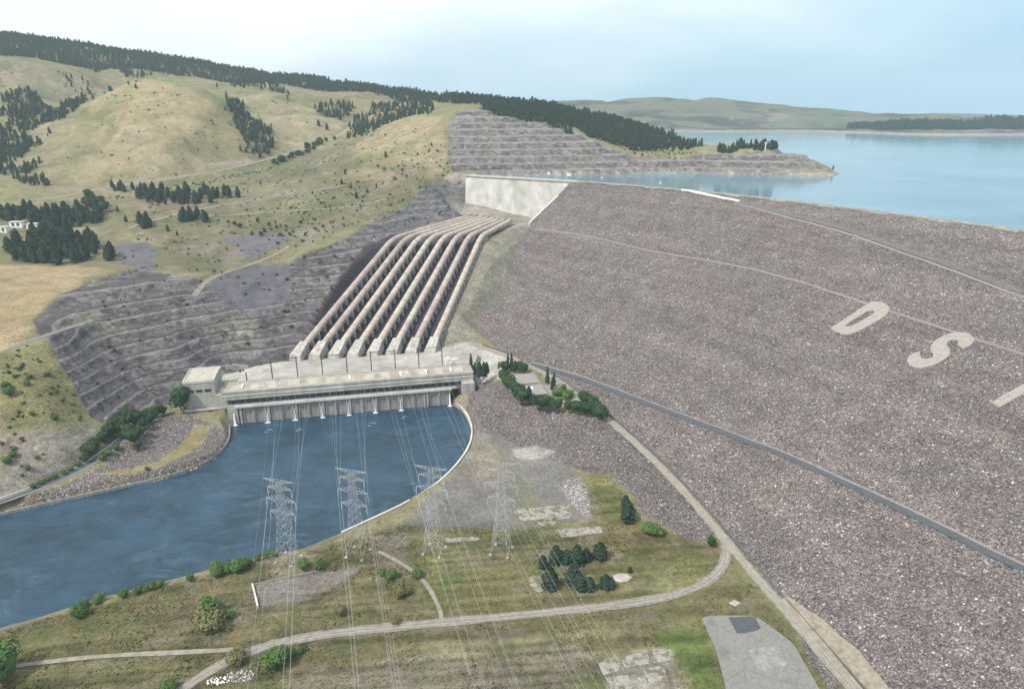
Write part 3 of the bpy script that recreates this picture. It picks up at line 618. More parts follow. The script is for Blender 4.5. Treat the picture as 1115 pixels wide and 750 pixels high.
def m_slab():
    m, nt, b = newmat('cracked_slab'); v = pos(nt); n = noise(nt, v, .5, 7, .65); c = mixc(nt, 1.0, (.31,.29,.26), gray(nt, mrange(nt, n, .3, .7, .7, 1.2)), 'MULTIPLY')
    e = nd(nt, 'ShaderNodeTexVoronoi', feature='DISTANCE_TO_EDGE'); e.inputs['Scale'].default_value = .14; nt.links.new(v, e.inputs['Vector'])
    c = mixc(nt, mrange(nt, e.outputs['Distance'], .0, .05, .45, 0), c, (.09,.09,.06)); g = noise(nt, v, .22, 6, .65); c = mixc(nt, mrange(nt, g, .48, .6, 0, .95), c, (.13,.125,.07))
    nt.links.new(c, b.inputs['Base Color']); b.inputs['Roughness'].default_value = .95; b.inputs['Specular IOR Level'].default_value = .05; return m
M['slab'] = m_slab()
M['dirt'] = simple('dirt_bank', (.25,.215,.175), .95, .35, .35, .3, spec=.05)
M['track'] = simple('wheel_track_dust', (.29,.265,.23), .95, .3, .5, spec=.05)
M['bark'] = simple('bark', (.07,.05,.04), .9, .3, 1.0)
M['pine'] = m_leaf('pine_needles', (.017,.033,.024), (.034,.06,.038), .35)
M['scrub'] = m_leaf('scrub_leaves', (.035,.048,.026), (.075,.085,.045), .3)
M['cypress'] = m_leaf('cypress_needles', (.018,.04,.022), (.036,.07,.035), .5)
M['broad'] = m_leaf('broad_leaves', (.022,.048,.02), (.046,.085,.035), .4)
M['bush'] = m_leaf('bush_leaves', (.05,.10,.028), (.10,.17,.05), .5)
M['dry'] = m_leaf('dry_bush', (.13,.125,.06), (.2,.19,.09), .5)
M['foam'] = simple('foam', (.8,.85,.87), .6, .12, .5)
M['stone'] = simple('white_rubble', (.42,.405,.39), .9, .5, .7)
def m_pipe():
    m, nt, b = newmat('penstock_paint'); v = pos(nt); oi = nd(nt, 'ShaderNodeObjectInfo')
    f = noise(nt, v, .045, 5, .6); add = nd(nt, 'ShaderNodeMath', operation='ADD'); nt.links.new(f, add.inputs[0]); nt.links.new(math_(nt, 'MULTIPLY', math_(nt, 'SUBTRACT', oi.outputs['Random'], .5), .25), add.inputs[1])
    c = ramp(nt, add.outputs[0], [(.3, (.47,.42,.33)), (.5, (.42,.36,.315)), (.68, (.34,.265,.25))])
    g = noise(nt, v, .35, 6, .7); c = mixc(nt, 1.0, c, gray(nt, mrange(nt, g, .3, .7, .75, 1.2)), 'MULTIPLY')
    nt.links.new(c, b.inputs['Base Color']); b.inputs['Roughness'].default_value = .6; return m
M['pipe'] = m_pipe(); M['ring'] = simple('ring_steel', (.33,.27,.25), .7, .2, .4)

# ------------------------------------------------------------------ the ground sheet
ang = np.radians(np.r_[np.arange(-180, -48, 6), np.arange(-48, 46.01, .105), np.arange(50, 180, 6)])
rad = np.r_[1, 60, 120, 160, 185*1.0046**np.arange(0, 820)]
A, Rr = np.meshgrid(ang, rad); GX = (Rr*np.sin(A)).ravel(); GY = (Rr*np.cos(A)).ravel()
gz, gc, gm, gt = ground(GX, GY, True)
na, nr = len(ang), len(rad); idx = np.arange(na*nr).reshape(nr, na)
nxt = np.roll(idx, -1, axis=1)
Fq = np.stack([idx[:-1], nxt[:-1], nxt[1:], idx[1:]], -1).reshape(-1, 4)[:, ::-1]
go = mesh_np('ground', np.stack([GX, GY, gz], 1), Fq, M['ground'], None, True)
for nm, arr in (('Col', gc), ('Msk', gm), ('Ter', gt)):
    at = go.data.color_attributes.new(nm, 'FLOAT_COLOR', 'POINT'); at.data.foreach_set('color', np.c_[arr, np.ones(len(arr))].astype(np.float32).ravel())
tag(go, kind='structure')
def gat(p):                                                   # photo pixels -> points on the finished ground
    q = hit(p); q[:, 2] = ground(q[:, 0], q[:, 1]); return q

# ------------------------------------------------------------------ water sheets
def sheet(name, poly, z, mat):
    bm = bmesh.new(); f = bm.faces.new([bm.verts.new((p[0], p[1], z)) for p in poly]); f.normal_update()
    if f.normal.z < 0: f.normal_flip()
    bmesh.ops.triangulate(bm, faces=bm.faces[:]); me = bpy.data.meshes.new(name); bm.to_mesh(me); bm.free(); me.materials.append(mat)
    o = bpy.data.objects.new(name, me); COL.objects.link(o); return tag(o, kind='structure')
def grow(P, d):
    P = np.array([p[:2] for p in P]); n = len(P); a = sum(P[i][0]*P[(i+1) % n][1]-P[(i+1) % n][0]*P[i][1] for i in range(n)); s = 1 if a > 0 else -1
    out = []
    for i in range(n):
        t = P[(i+1) % n]-P[i-1]; t = t/np.linalg.norm(t); out.append(tuple(P[i]+s*d*np.array([t[1], -t[0]])))
    return out
sheet('river', grow(RIVER, 2.5), 0.0, M['river'])
sheet('reservoir', RESV, 160.0, M['lake'])

# ------------------------------------------------------------------ roads as strips
def strip(name, P, hw, mat, lift=.0, kind='structure', zfun=None, parent=None, thick=0):
    P = np.asarray(P); T = np.gradient(P[:, :2], axis=0); T /= np.linalg.norm(T, axis=1)[:, None]+1e-9; N = np.c_[-T[:, 1], T[:, 0]]
    js = np.linspace(-1, 1, 5); V = []; hw = np.broadcast_to(hw, len(P))
    for j in js:
        xy = P[:, :2]+N*(hw[:, None]*j); z = P[:, 2]+lift if zfun is None else zfun(xy)+lift
        V.append(np.c_[xy, z])
    V = np.stack(V, 1).reshape(-1, 3); n = len(P); m = len(js); F = []
    for i in range(n-1):
        for j in range(m-1): F.append((i*m+j, (i+1)*m+j, (i+1)*m+j+1, i*m+j+1))
    o = mesh_np(name, V, np.array(F)[:, ::-1], mat, parent, True)
    if kind: tag(o, kind=kind)
    return o
RM = {'toe_road': 'gravell', 'field_road': 'gravel', 'side_track': 'gravell', 'pale_path': 'gravell', 'bank_road': 'asphl', 'upper_road': 'asphl', 'valley_road': 'gravell', 'hill_track': 'gravell', 'terrace_track': 'gravell', 'spoil_track': 'gravel'}
for k, P in RW.items():
    hw = ROADS[k][1]; w = hw*(1+.3*(vnoise(np.arange(len(P))*.8, np.zeros(len(P)), 5)-.5))
    strip(k, P, w, M[RM[k]], .02)
for k in ('field_road', 'toe_road'):
    P = RW[k]; T = np.gradient(P[:, :2], axis=0); T /= np.linalg.norm(T, axis=1)[:, None]; N = np.c_[-T[:, 1], T[:, 0]]
    for sgn in (-1, 1):
        Q = P.copy(); Q[:, :2] += N*(sgn*(.95+.35*vnoise(np.arange(len(P))*.23, np.zeros(len(P))+sgn, 8)))[:, None]; strip('wheel_track', Q, .5*(.5+.9*vnoise(np.arange(len(P))*.6, np.zeros(len(P)), 9+sgn)), M['track'], .06)
strip('asphalt_lane', smooth(RW['bank_road'], 2, 1), 2.0, M['asph'], .06)

# ------------------------------------------------------------------ the dam
dam = empty('rockfill_dam', tuple(GRID[NC//3, -1]), label='huge grey rockfill dam wall sloping down from the reservoir, with white letters on its face', cat='dam', kind=None)
O = np.array(dam.location)
V = []; ups = []
rows = []
for i in range(NC):
    f = i/(NC-1); C = GRID[i, 0]
    t = GRID[min(i+1, NC-1), 0]-GRID[max(i-1, 0), 0]; t = t/np.linalg.norm(t); nrm = np.array([-t[1], t[0], 0]);
    if nrm[1] < 0: nrm = -nrm
    col = [C+nrm*130-np.array([0, 0, 75]), C+nrm*12-np.array([0, 0, 1.0]), C+nrm*11.5+np.array([0,0,.2]), C.copy()]+[GRID[i, j].copy() for j in range(1, NR)]
    e = GRID[i, -1]+(GRID[i, -1]-GRID[i, -2])*1.2; e[2] -= 3; col.append(e); rows.append(col)
V = np.array(rows); m = V.shape[1]
xy = V.reshape(-1, 3); dz = fbm(xy[:, 0], xy[:, 1], 60, 4, 41)*1.2+fbm(xy[:, 0], xy[:, 1], 12, 3, 42)*.5
zz = xy[:, 2]+dz*(np.tile(np.arange(m), NC) > 4); xy = np.c_[xy[:, :2], zz]
F = [(i*m+j, i*m+j+1, (i+1)*m+j+1, (i+1)*m+j) for i in range(NC-1) for j in range(m-1)]
face = mesh_np('rockfill_face', xy-O, np.array(F), M['dam'], dam, True)
bvh = BVHTree.FromPolygons([tuple(p) for p in xy], F)
def dam_hit(pts):
    out = []
    for r in rays(pts):
        h = bvh.ray_cast(Vector((0, 0, CZ)), Vector(r).normalized())[0]; out.append(tuple(h) if h else (np.nan,)*3)
    out = np.array(out); return out[~np.isnan(out[:, 0])]
def dam_z(xy):
    o = []
    for a in xy:
        h = bvh.ray_cast(Vector((a[0], a[1], 400)), Vector((0, 0, -1)))[0]; o.append(h.z if h else np.nan)
    o = np.array(o); 
    if np.isnan(o).any(): o = np.where(np.isnan(o), np.nanmean(o), o)
    return o
DAMX = []; LETX = []
def dam_strip(name, pp, hw, mat, lift, kind='structure', parent=None, step=5):
    P = smooth(resample(dam_hit(pp), step), 4, 3); DAMX.append((P, float(np.max(hw)))); o = strip(name, P, hw, mat, lift, kind, dam_z, parent); return P, o
dam_strip('lower_ramp_road', [(578,397),(600,401),(630,411),(660,422),(700,438),(740,453),(795,473),(850,494),(900,516),(950,540),(1000,564),(1050,589),(1114,620)], 2.1, M['asph'], .55)
dam_strip('lower_ramp_shoulder', [(578,395),(600,399),(630,409),(660,420),(700,436),(740,451),(795,471),(850,491.5),(900,513),(950,536.5),(1000,560),(1050,585),(1114,616)], 1.5, M['berm'], .4)
dam_strip('upper_ramp_road', [(790,217),(830,226),(870,236),(920,249),(960,263),(1000,277),(1040,291),(1080,306),(1114,319)], 3.4, M['bermd'], .55)
dam_strip('upper_ramp_shoulder', [(800,222),(830,229),(870,240),(920,253.5),(960,267.5),(1000,281.5),(1040,296),(1080,311),(1114,324)], 1.4, M['berm'], .4)
dam_strip('middle_berm', [(580,250),(640,258),(700,272),(760,282),(820,293),(870,306),(920,323),(960,337),(1000,349),(1050,366),(1114,386)], 1.5, M['bermf'], .4)
P_ = smooth(resample(dam_hit([(851,653),(869,664),(892,686),(914,710),(941,741),(974,778)]), 4), 3, 2); strip('dirt_bank', P_, 1.5+6.0*np.sin(np.linspace(.25, 2.6, len(P_)))*(.7+.6*vnoise(np.arange(len(P_))*.35, np.zeros(len(P_)), 3)), M['dirt'], .7, 'structure', dam_z)
# crest road
strip('crest_road', np.c_[np.array([c+ (lambda t: np.array([-t[1], t[0]])*(6 if t[0] > 0 else -6))((lambda d: d/np.linalg.norm(d))(CREST[min(i+1, len(CREST)-1)]-CREST[max(i-1, 0)])) for i, c in enumerate(CREST)]), np.full(len(CREST), 166.12)], 4.0, M['gravell'], .15)
# parapet of the crest (part), seen as a pale line
pr = MB()
for i in range(len(CREST)-1):
    t = CREST[i+1]-CREST[i]; t /= np.linalg.norm(t); n = np.array([-t[1], t[0]]); n = n if n[1] > 0 else -n
    pr.bar((*(CREST[i]+n*11-O[:2]), 166.6-O[2]), (*(CREST[i+1]+n*11-O[:2]), 166.6-O[2]), .6, 1.2)
    if i % 3 == 0: pr.bar((*(CREST[i]-n*.2-O[:2]), 166.2-O[2]), (*(CREST[i+1]-n*.2-O[:2]), 166.2-O[2]), .7, .9)
pr.build('crest_parapet', M['conc'], dam)
# letters, laid on the face as pale concrete bands (D, S and the stem of the next letter)
def z2p(l): return [(780+x/3.328, 300+y/3.328) for x, y in l]
def letter(outer, hole=None):
    P = resample(dam_hit(z2p(outer+[outer[0]])), 2.0)[:-1]; LETX.append(P[:, :2])
    bm = bmesh.new()
    def ring(Q): 
        z = dam_z(Q[:, :2])+.9; return [bm.verts.new(Vector((q[0]-O[0], q[1]-O[1], zz-O[2]))) for q, zz in zip(Q, z)]
    v = ring(P); es = [bm.edges.new((v[i], v[(i+1) % len(v)])) for i in range(len(v))]
    if hole:
        h = ring(resample(dam_hit(z2p(hole+[hole[0]])), 2.0)[:-1]); es += [bm.edges.new((h[i], h[(i+1) % len(h)])) for i in range(len(h))]
    g = bmesh.ops.triangle_fill(bm, use_beauty=True, edges=es)
    ex = bmesh.ops.extrude_face_region(bm, geom=bm.faces[:]); 
    bmesh.ops.translate(bm, verts=[x for x in ex['geom'] if isinstance(x, bmesh.types.BMVert)], vec=(0, 0, -1.5))
    bmesh.ops.recalc_face_normals(bm, faces=bm.faces); me = bpy.data.meshes.new('letter'); bm.to_mesh(me); bm.free(); me.materials.append(M['letter'])
    o = bpy.data.objects.new('letter', me); COL.objects.link(o); o.parent = dam; return o
l = letter([(412,192),(440,176),(520,122),(560,97),(600,99),(624,113),(627,125),(615,148),(575,172),(520,202),(480,216),(450,216),(446,207),(432,207)], [(464,186),(490,167),(545,133),(568,127),(573,134),(560,147),(505,178),(478,188)]); l['label'] = 'pale concrete letter D'
l = letter([(872,252),(877,243),(872,237),(850,236),(834,246),(835,258),(848,272),(846,290),(828,306),(790,326),(755,337),(720,336),(700,328),(690,313),(692,300),(712,284),(740,277),(735,287),(742,302),(765,306),(783,299),(786,288),(776,272),(776,258),(792,238),(822,220),(860,209),(890,208),(915,214),(932,228),(933,242),(918,258),(892,268)]); l['label'] = 'pale concrete letter S'
l = letter([(995,462),(1026,480),(1180,395),(1150,375)]); l['label'] = 'pale straight stem of a letter at the frame edge'

def m_vcol(name, rough=.9):
    m, nt, b = newmat(name); a = nd(nt, 'ShaderNodeVertexColor', layer_name='Col'); n = noise(nt, pos(nt), 1.6, 4, .6)
    nt.links.new(mixc(nt, 1.0, a.outputs[0], gray(nt, mrange(nt, n, .3, .7, .75, 1.25)), 'MULTIPLY'), b.inputs['Base Color']); b.inputs['Roughness'].default_value = rough; b.inputs['Specular IOR Level'].default_value = .1; return m
M['boulder'] = m_vcol('boulder_rock'); M['tuft'] = m_vcol('dry_grass_tufts')
def setcol(o, C):
    at = o.data.color_attributes.new('Col', 'FLOAT_COLOR', 'POINT'); at.data.foreach_set('color', np.c_[C, np.ones(len(C))].astype(np.float32).ravel())
def boulders(name, P, smin, smax, parent=None, off=None, **k):
    n = len(P); u = np.array([(1,0,0),(0,1,0),(-1,0,0),(0,-1,0),(0,0,1),(0,0,-1)], float)
    sz = smin+(smax-smin)*rng.random(n)**2.5; a = rng.random(n)*6.28; V = u[None]*(rng.uniform(.55, 1.25, (n, 6, 1)))*sz[:, None, None]
    V = V+rng.uniform(-.25, .25, (n, 6, 3))*sz[:, None, None]; ca, sa = np.cos(a)[:, None], np.sin(a)[:, None]
    V = np.stack([V[..., 0]*ca-V[..., 1]*sa, V[..., 0]*sa+V[..., 1]*ca, V[..., 2]*.75], -1)+P[:, None, :]
    if off is not None: V = V-off
    F = np.array([(0,1,4),(1,2,4),(2,3,4),(3,0,4),(1,0,5),(2,1,5),(3,2,5),(0,3,5)]); F = (F[None]+6*np.arange(n)[:, None, None]).reshape(-1, 3)
    t = rng.random(n)[:, None]; c = np.array([.13,.112,.108])+(np.array([.27,.24,.228])-np.array([.13,.112,.108]))*t; hi = rng.random(n) > .96; c[hi] *= 1.9; warm = rng.random(n) > .8; c[warm] *= np.array([1.1, .97, .9])
    o = mesh_np(name, V.reshape(-1, 3), F, M['boulder'], parent); setcol(o, np.repeat(c, 6, 0)); return tag(o, **k)
nb_ = 52000; fi = rng.random(nb_)**.9*.86*(NC-1.001); fj = (rng.random(nb_)*.96+.02)*(NR-1.001); ii = fi.astype(int); jj = fj.astype(int); fx = (fi-ii)[:, None]; fy = (fj-jj)[:, None]
BP = (GRID[ii, jj]*(1-fx)+GRID[ii+1, jj]*fx)*(1-fy)+(GRID[ii, jj+1]*(1-fx)+GRID[ii+1, jj+1]*fx)*fy
ok = np.ones(nb_, bool)
for P, hw in DAMX: ok &= segdist(BP[:, 0], BP[:, 1], P) > hw+.6
for P in LETX: ok &= sdist(BP[:, 0], BP[:, 1], P) < -.6
P = P_; ok &= segdist(BP[:, 0], BP[:, 1], P) > 6.5
BP = BP[ok]; BP[:, 2] = dam_z(BP[:, :2])+.1
boulders('boulders', BP, .35, 1.25, dam, O, kind='stuff')
# white retaining parapet where the ramp leaves the crest
P = smooth(resample(dam_hit([(742,207.5),(760,210.5),(780,214.5),(805,220)]), 5), 2, 2); z = dam_z(P[:, :2])
mb = MB()
for i in range(len(P)-1): mb.bar((P[i][0], P[i][1], z[i]+.8), (P[i+1][0], P[i+1][1], z[i+1]+.8), 1.6, 2.6)
tag(mb.build('ramp_parapet', M['white']), 'bright white parapet beside the ramp below the dam crest', 'parapet')

# ------------------------------------------------------------------ intake wall
A0 = np.array(atz(507, 191.5, 166)[:2]); B0 = np.array(CREST[0]); Wp = WING
it = empty('intake_wall', (A0[0], A0[1], 105), label='tall pale concrete intake wall at the top of the penstocks', cat='wall')
Oi = np.array([A0[0], A0[1], 105.0])
dv = (B0-A0)/np.linalg.norm(B0-A0); nb = np.array([-dv[1], dv[0]]); nb = nb if nb[1] > 0 else -nb
def q3(p, z): return (p[0]-Oi[0], p[1]-Oi[1], z-Oi[2])
mb = MB(); n = 14
for i in range(n):                                            # slightly battered face of casting bays
    a = A0+(B0-A0)*i/n; b = A0+(B0-A0)*(i+1)/n-dv*.12
    f0 = -nb*4.0
    mb.add([q3(a+f0, 100), q3(b+f0, 100), q3(b, 165.2), q3(a, 165.2), q3(a+nb*18, 100), q3(b+nb*18, 100), q3(b+nb*18, 165.2), q3(a+nb*18, 165.2)],
        [(0,1,2,3),(5,4,7,6),(3,2,6,7),(1,5,6,2),(4,0,3,7),(4,5,1,0)])
mb.build('wall_face', M['concl'], it)
mb = MB(); mb.prism([A0-nb*1.5-Oi[:2]-dv*1.5, B0-nb*1.5-Oi[:2]+dv*6, B0+nb*19-Oi[:2]+dv*6, A0+nb*19-Oi[:2]-dv*1.5], 165.25-105, 166.6-105); mb.build('crest_deck', M['conc'], it)
# foot beam where the pipes emerge
mb = MB(); mb.prism([A0-nb*9-Oi[:2]-dv*4, B0-dv*45-nb*9-Oi[:2], B0-dv*45-nb*4.2-Oi[:2], A0-nb*4.2-Oi[:2]-dv*4], 98-105, 108.5-105); mb.build('foot_beam', M['conc'], it)
mb = MB(); w0 = np.array([B0[0], B0[1]]); w1 = Wp[:2]; dw = (w1-w0)/np.linalg.norm(w1-w0); nw = np.array([-dw[1], dw[0]])
mb.prism([w0-nw*1.6-Oi[:2]-dw*2, w1-nw*1.6-Oi[:2]+dw*3, w1+nw*1.6-Oi[:2]+dw*3, w0+nw*1.6-Oi[:2]-dw*2], [40-0, -5, -5, 40], [166.4-105, 114.2-105, 114.2-105, 166.4-105]); mb.build('wing_wall', M['concl'], it)
for k in range(12):
    p = A0+dv*(6+k*15.5)-nb*1.0; mb = MB(); mb.box(p[0]-Oi[0]-.25, p[0]-Oi[0]+.25, p[1]-Oi[1]-.25, p[1]-Oi[1]+.25, 61.6, 64.2); mb.build('deck_post', M['concl'], it)
# small white gate houses on the crest
for k, (px, py, w, h, lab) in enumerate([(596,189.5,3.5,5,'small white gate house on the intake deck left of the corner'),(618,191,6,5,'wide white gate house at the corner of intake wall and dam'),(654,194,2.2,3.2,'small white kiosk on the dam crest by the intake corner'),(718,199.5,2.5,3.5,'white kiosk standing alone on the dam crest'),(903,219.5,2,2.6,'little white kiosk far along the dam crest')]):
    q = atz(px, py+1.5, 166); g = empty('gate_house', (q[0]+3, q[1]+7, 166.4), -.5, label=lab, cat='hut', group='white huts on the crest')
    MB().box(-w/2, w/2, -1.6, 1.6, 0, h*.8).build('wall', M['white'], g); MB().box(-w/2-.3, w/2+.3, -1.9, 1.9, h*.8+.02, h).build('roof', M['conc'], g)
    MB().box(-.5, .5, -1.68, -1.62, .1, 2.0).build('door', M['gate'], g)

# ------------------------------------------------------------------ penstocks
Z_UP = 110.5
top_px = [(505.5+k*(551-505.5)/7, 237.5+k*(243-237.5)/7) for k in range(8)]
bend_px = [(428+k*(524-428)/7, 260-1.6*math.sin(math.pi*k/7)*0-k*.35) for k in range(8)]
bot_px = [(325+k*(470-325)/7, 384-k*.75) for k in range(8)]
def lab_n(k): return ['leftmost','second from the left','third from the left','fourth from the left','fourth from the right','third from the right','second from the right','rightmost'][k]
for k in range(8):
    a = np.array(atz(*top_px[k], 109.5)); b = np.array(atz(*bend_px[k], 107.0)); c = np.array(atz(*bot_px[k], 31.0))
    a = a+(a-b)/np.linalg.norm(a-b)*20
    path = [a]
    for t in np.linspace(.1, .86, 12): path.append(a+(b-a)*t)
    p0 = a+(b-a)*.90; p1 = b+(c-b)*.08
    for t in np.linspace(0, 1, 7): path.append((1-t)**2*p0+2*t*(1-t)*b+t*t*p1)
    for t in np.linspace(.12, 1, 30): path.append(b+(c-b)*t)
    path = np.array(path)
    g = empty('penstock', tuple(c), label='%s of the eight huge pale penstock pipes above the powerhouse' % lab_n(k), cat='pipe', group='penstock pipes')
    Lp = path-c
    MB().tube([tuple(p) for p in Lp], 3.7, 20).build('pipe', M['pipe'], g, True)
    # coupling rings
    rr = resample(path, 14.0)-c
    for i in range(2, len(rr)-2):
        d = rr[i+1]-rr[i-1]; d /= np.linalg.norm(d); MB().tube([rr[i]-d*.45, rr[i]+d*.45], 4.0, 20).build('coupling_ring', M['ring'], g)
    # saddles under the steep run
    nS = 17
    for i in range(nS):
        t = .1+.86*i/(nS-1); p = b+(c-b)*t; gz_ = ground([p[0]], [p[1]])[0]
        dd = (c-b); dd = dd/np.linalg.norm(dd); hd = dd[:2]/np.linalg.norm(dd[:2]); nn = np.array([-hd[1], hd[0]])
        mb = MB()
        def pt(s, f, z): q = p[:2]+nn*s+hd*f; return (q[0]-c[0], q[1]-c[1], z-c[2])
        zb = min(gz_, p[2]-3)-4
        for s in (-1, 1):
            mb.add([pt(s*5.6, -1.6, zb), pt(s*2.6, -1.6, zb), pt(s*2.6, 1.6, zb), pt(s*5.6, 1.6, zb), pt(s*4.6, -1.1, p[2]-.6), pt(s*3.0, -1.1, p[2]-.6), pt(s*3.0, 1.1, p[2]-.6), pt(s*4.6, 1.1, p[2]-.6)],
               [(0,3,2,1),(4,5,6,7),(0,1,5,4),(1,2,6,5),(2,3,7,6),(3,0,4,7)])
        mb.add([pt(-3, -1.3, zb), pt(3, -1.3, zb), pt(3, 1.3, zb), pt(-3, 1.3, zb), pt(-3, -1.3, p[2]-3.2), pt(3, -1.3, p[2]-3.2), pt(3, 1.3, p[2]-3.2), pt(-3, 1.3, p[2]-3.2)], [(0,3,2,1),(4,5,6,7),(0,1,5,4),(1,2,6,5),(2,3,7,6),(3,0,4,7)])
        mb.build('support_saddle', M['rust'], g)
    # lower anchor block, tapering sheath where the pipe goes underground
    mb = MB(); d = (c-b)/np.linalg.norm(c-b); h = d[:2]/np.linalg.norm(d[:2]); nn = np.array([-h[1], h[0]])
    def pt2(s, f, z): q = nn*s+h*f; return (q[0], q[1], z-c[2])
    mb.add([pt2(-7.5, 9, 20), pt2(7.5, 9, 20), pt2(5.5, -14, 24), pt2(-5.5, -14, 24), pt2(-6, 7, 30.5), pt2(6, 7, 30.5), pt2(4.6, -12, 39.5), pt2(-4.6, -12, 39.5)],
       [(0,1,2,3),(4,7,6,5),(0,4,5,1),(1,5,6,2),(2,6,7,3),(3,7,4,0)]); mb.build('anchor_block', M['conc'], g)
    # upper thrust block below the bend
    mb = MB(); e = b.copy(); u2 = (b-a)[:2]; u2 = u2/np.linalg.norm(u2); n2 = np.array([-u2[1], u2[0]])
    def pt3(s, f, z): q = e[:2]+n2*s+u2*f-c[:2]; return (q[0], q[1], z-c[2])
    mb.add([pt3(-5, -12, 92), pt3(5, -12, 92), pt3(5, 6, 92), pt3(-5, 6, 92), pt3(-4.4, -12, b[2]-1.2), pt3(4.4, -12, b[2]-1.2), pt3(4.4, 2, b[2]-3), pt3(-4.4, 2, b[2]-3)],
       [(0,3,2,1),(4,5,6,7),(0,1,5,4),(1,2,6,5),(2,3,7,6),(3,0,4,7)]); mb.build('thrust_block', M['rust'], g)
# kerb wall along the right side of the pipe slope
P = [atz(524.5, 264, 101), atz(512, 292, 82), atz(498, 323, 60), atz(487, 350, 45), atz(476, 374, 31)]
P = resample(P, 8); gz_ = ground(P[:, 0], P[:, 1]); mb = MB()
for i in range(len(P)-1): mb.bar((P[i][0], P[i][1], gz_[i]+.3), (P[i+1][0], P[i+1][1], gz_[i+1]+.3), 1.0, 2.6)
tag(mb.build('kerb_wall', M['concl']), 'thin pale kerb wall down the right edge of the penstock slope', 'wall')

# ------------------------------------------------------------------ power house
H = empty('powerhouse', (PHL[0], PHL[1], 0), PHA, label='long flat-roofed concrete powerhouse with a row of outlet bays over the water', cat='powerhouse')
ML = 194.0
def hb(name, mat, *boxes, parent=H):
    mb = MB()
    for b in boxes: mb.box(*b)
    return mb.build(name, mat, parent)
hb('outlet_wall', M['conc'], (0, ML, 1.5, 9, -8, 16.0))
NU = 8; UL = ML/NU
for u in range(NU):
    x0 = u*UL
    hb('pier', M['conc'], (x0+.3, x0+2.3, -1.2, 1.48, -8, 15.98))
    for (gx) in (3.6, 13.4):
        g = hb('draft_gate', M['gate'], (x0+gx+.7, x0+gx+7.3, .55, 1.45, -8, 12.6))
        hb('gate_frame', M['conc'], (x0+gx, x0+gx+.68, -.3, 1.47, -8, 13.6), (x0+gx+7.32, x0+gx+8, -.3, 1.47, -8, 13.6), (x0+gx+.69, x0+gx+7.31, -.3, 1.47, 12.62, 13.6), parent=g)
    hb('pier', M['conc'], (x0+12, x0+13, -.8, 1.48, -8, 15.98))
    hb('pier', M['conc'], (x0+22, x0+23.4, -1.2, 1.48, -8, 15.98))
hb('crane_beam', M['concl'], (-3, ML+1, -2.2, .2, 16.02, 18.0))
hb('outlet_deck', M['concd'], (-14, ML+6, .22, 9.9, 16.02, 16.9))
hb('deck_rail', M['steel'], *[(x, x+.15, -2.1, -1.95, 18.02, 19.2) for x in np.arange(-2, ML, 4)], (-2, ML, -2.1, -2.0, 19.22, 19.35))
hb('end_pier', M['conc'], (-9.5, -1, -1.0, 9, -8, 16.0))
hb('side_slot', M['dark'], (-.98, -.02, 1.0, 9, -8, 15.9))
# dark strip of windows between the deck and the upper wall
hb('window_strip', M['glass'], (-10, 205, 8.2, 8.9, 16.92, 22.0))
hb('window_mullion', M['concd'], *[(x, x+.8, 7.9, 8.18, 16.92, 22.0) for x in np.arange(-8, 204, 6.3)])
hb('upper_wall', M['conc'], (-14, 217, 4.0, 28, 22.02, 29.4), (-14, -10.02, 8.9, 28, 5, 22.0), (205.02, 217, -4, 28, 3, 22.0), (-14, 217, 9, 28, 12, 22.0))
hb('wall_string_course', M['concl'], (-14.2, 217.2, 3.5, 3.98, 25.6, 26.2), (-14.2, 217.2, 3.6, 3.98, 29.0, 29.4))
roof = hb('roof', M['roofc'], (-13.4, 216.4, 4.6, 27.4, 29.42, 29.7))
hb('roof_parapet', M['conc'], (-14.2, 217.2, 3.6, 4.58, 29.42, 30.3), (-14.2, 217.2, 27.42, 28.2, 29.42, 30.4), (216.42, 217.2, 4.6, 27.4, 29.42, 30.3), (-14.2, -13.42, 4.6, 27.4, 29.42, 30.3))
for i in range(13):
    x = -6+i*17+random.uniform(-2, 2); mb = MB(); w = random.uniform(7, 12)
    y0, y1 = random.uniform(6, 9), random.uniform(21, 26); s = random.uniform(-4, 4)
    mb.prism([(x, y0), (x+w, y0+.5), (x+w+s, y1), (x+s*1.2, y1-.6)], 29.72, 29.80); mb.build('roof_patch', M['roofp'], roof)
for i in (0, 4, 6, 7, 8):
    x = 2+i*24.2; hb('roof_vent', M['white'], (x, x+1.6, 12, 20, 29.82, 30.9), parent=roof)
# control block at the left end
cb = hb('control_block', M['conc'], (-46, -20, 11, 45, 14.02, 40))
hb('block_plinth', M['concd'], (-47.5, -14.02, 7.5, 46, -3, 14.0))
hb('block_cornice', M['concl'], (-46.4, -19.6, 10.6, 11.38, 38.6, 41.0), (-46.4, -19.6, 44.62, 45.4, 38.6, 41.0), (-46.4, -45.62, 11.4, 44.6, 40.02, 41.0), (-20.38, -19.6, 11.4, 44.6, 40.02, 41.0))
hb('block_roof', M['roofp'], (-45.6, -20.4, 11.4, 44.6, 40.02, 40.3))
for x in (-43.5, -36.2, -28.9):
    hb('window', M['glass'], (x, x+5.4, 10.7, 10.98, 29.5, 32.0))
hb('link_block', M['conc'], (-19.98, -14.02, 9, 30, 5, 26))
hb('block_ledge', M['concl'], (-48, 0, 6.6, 7.48, 13.0, 14.6))
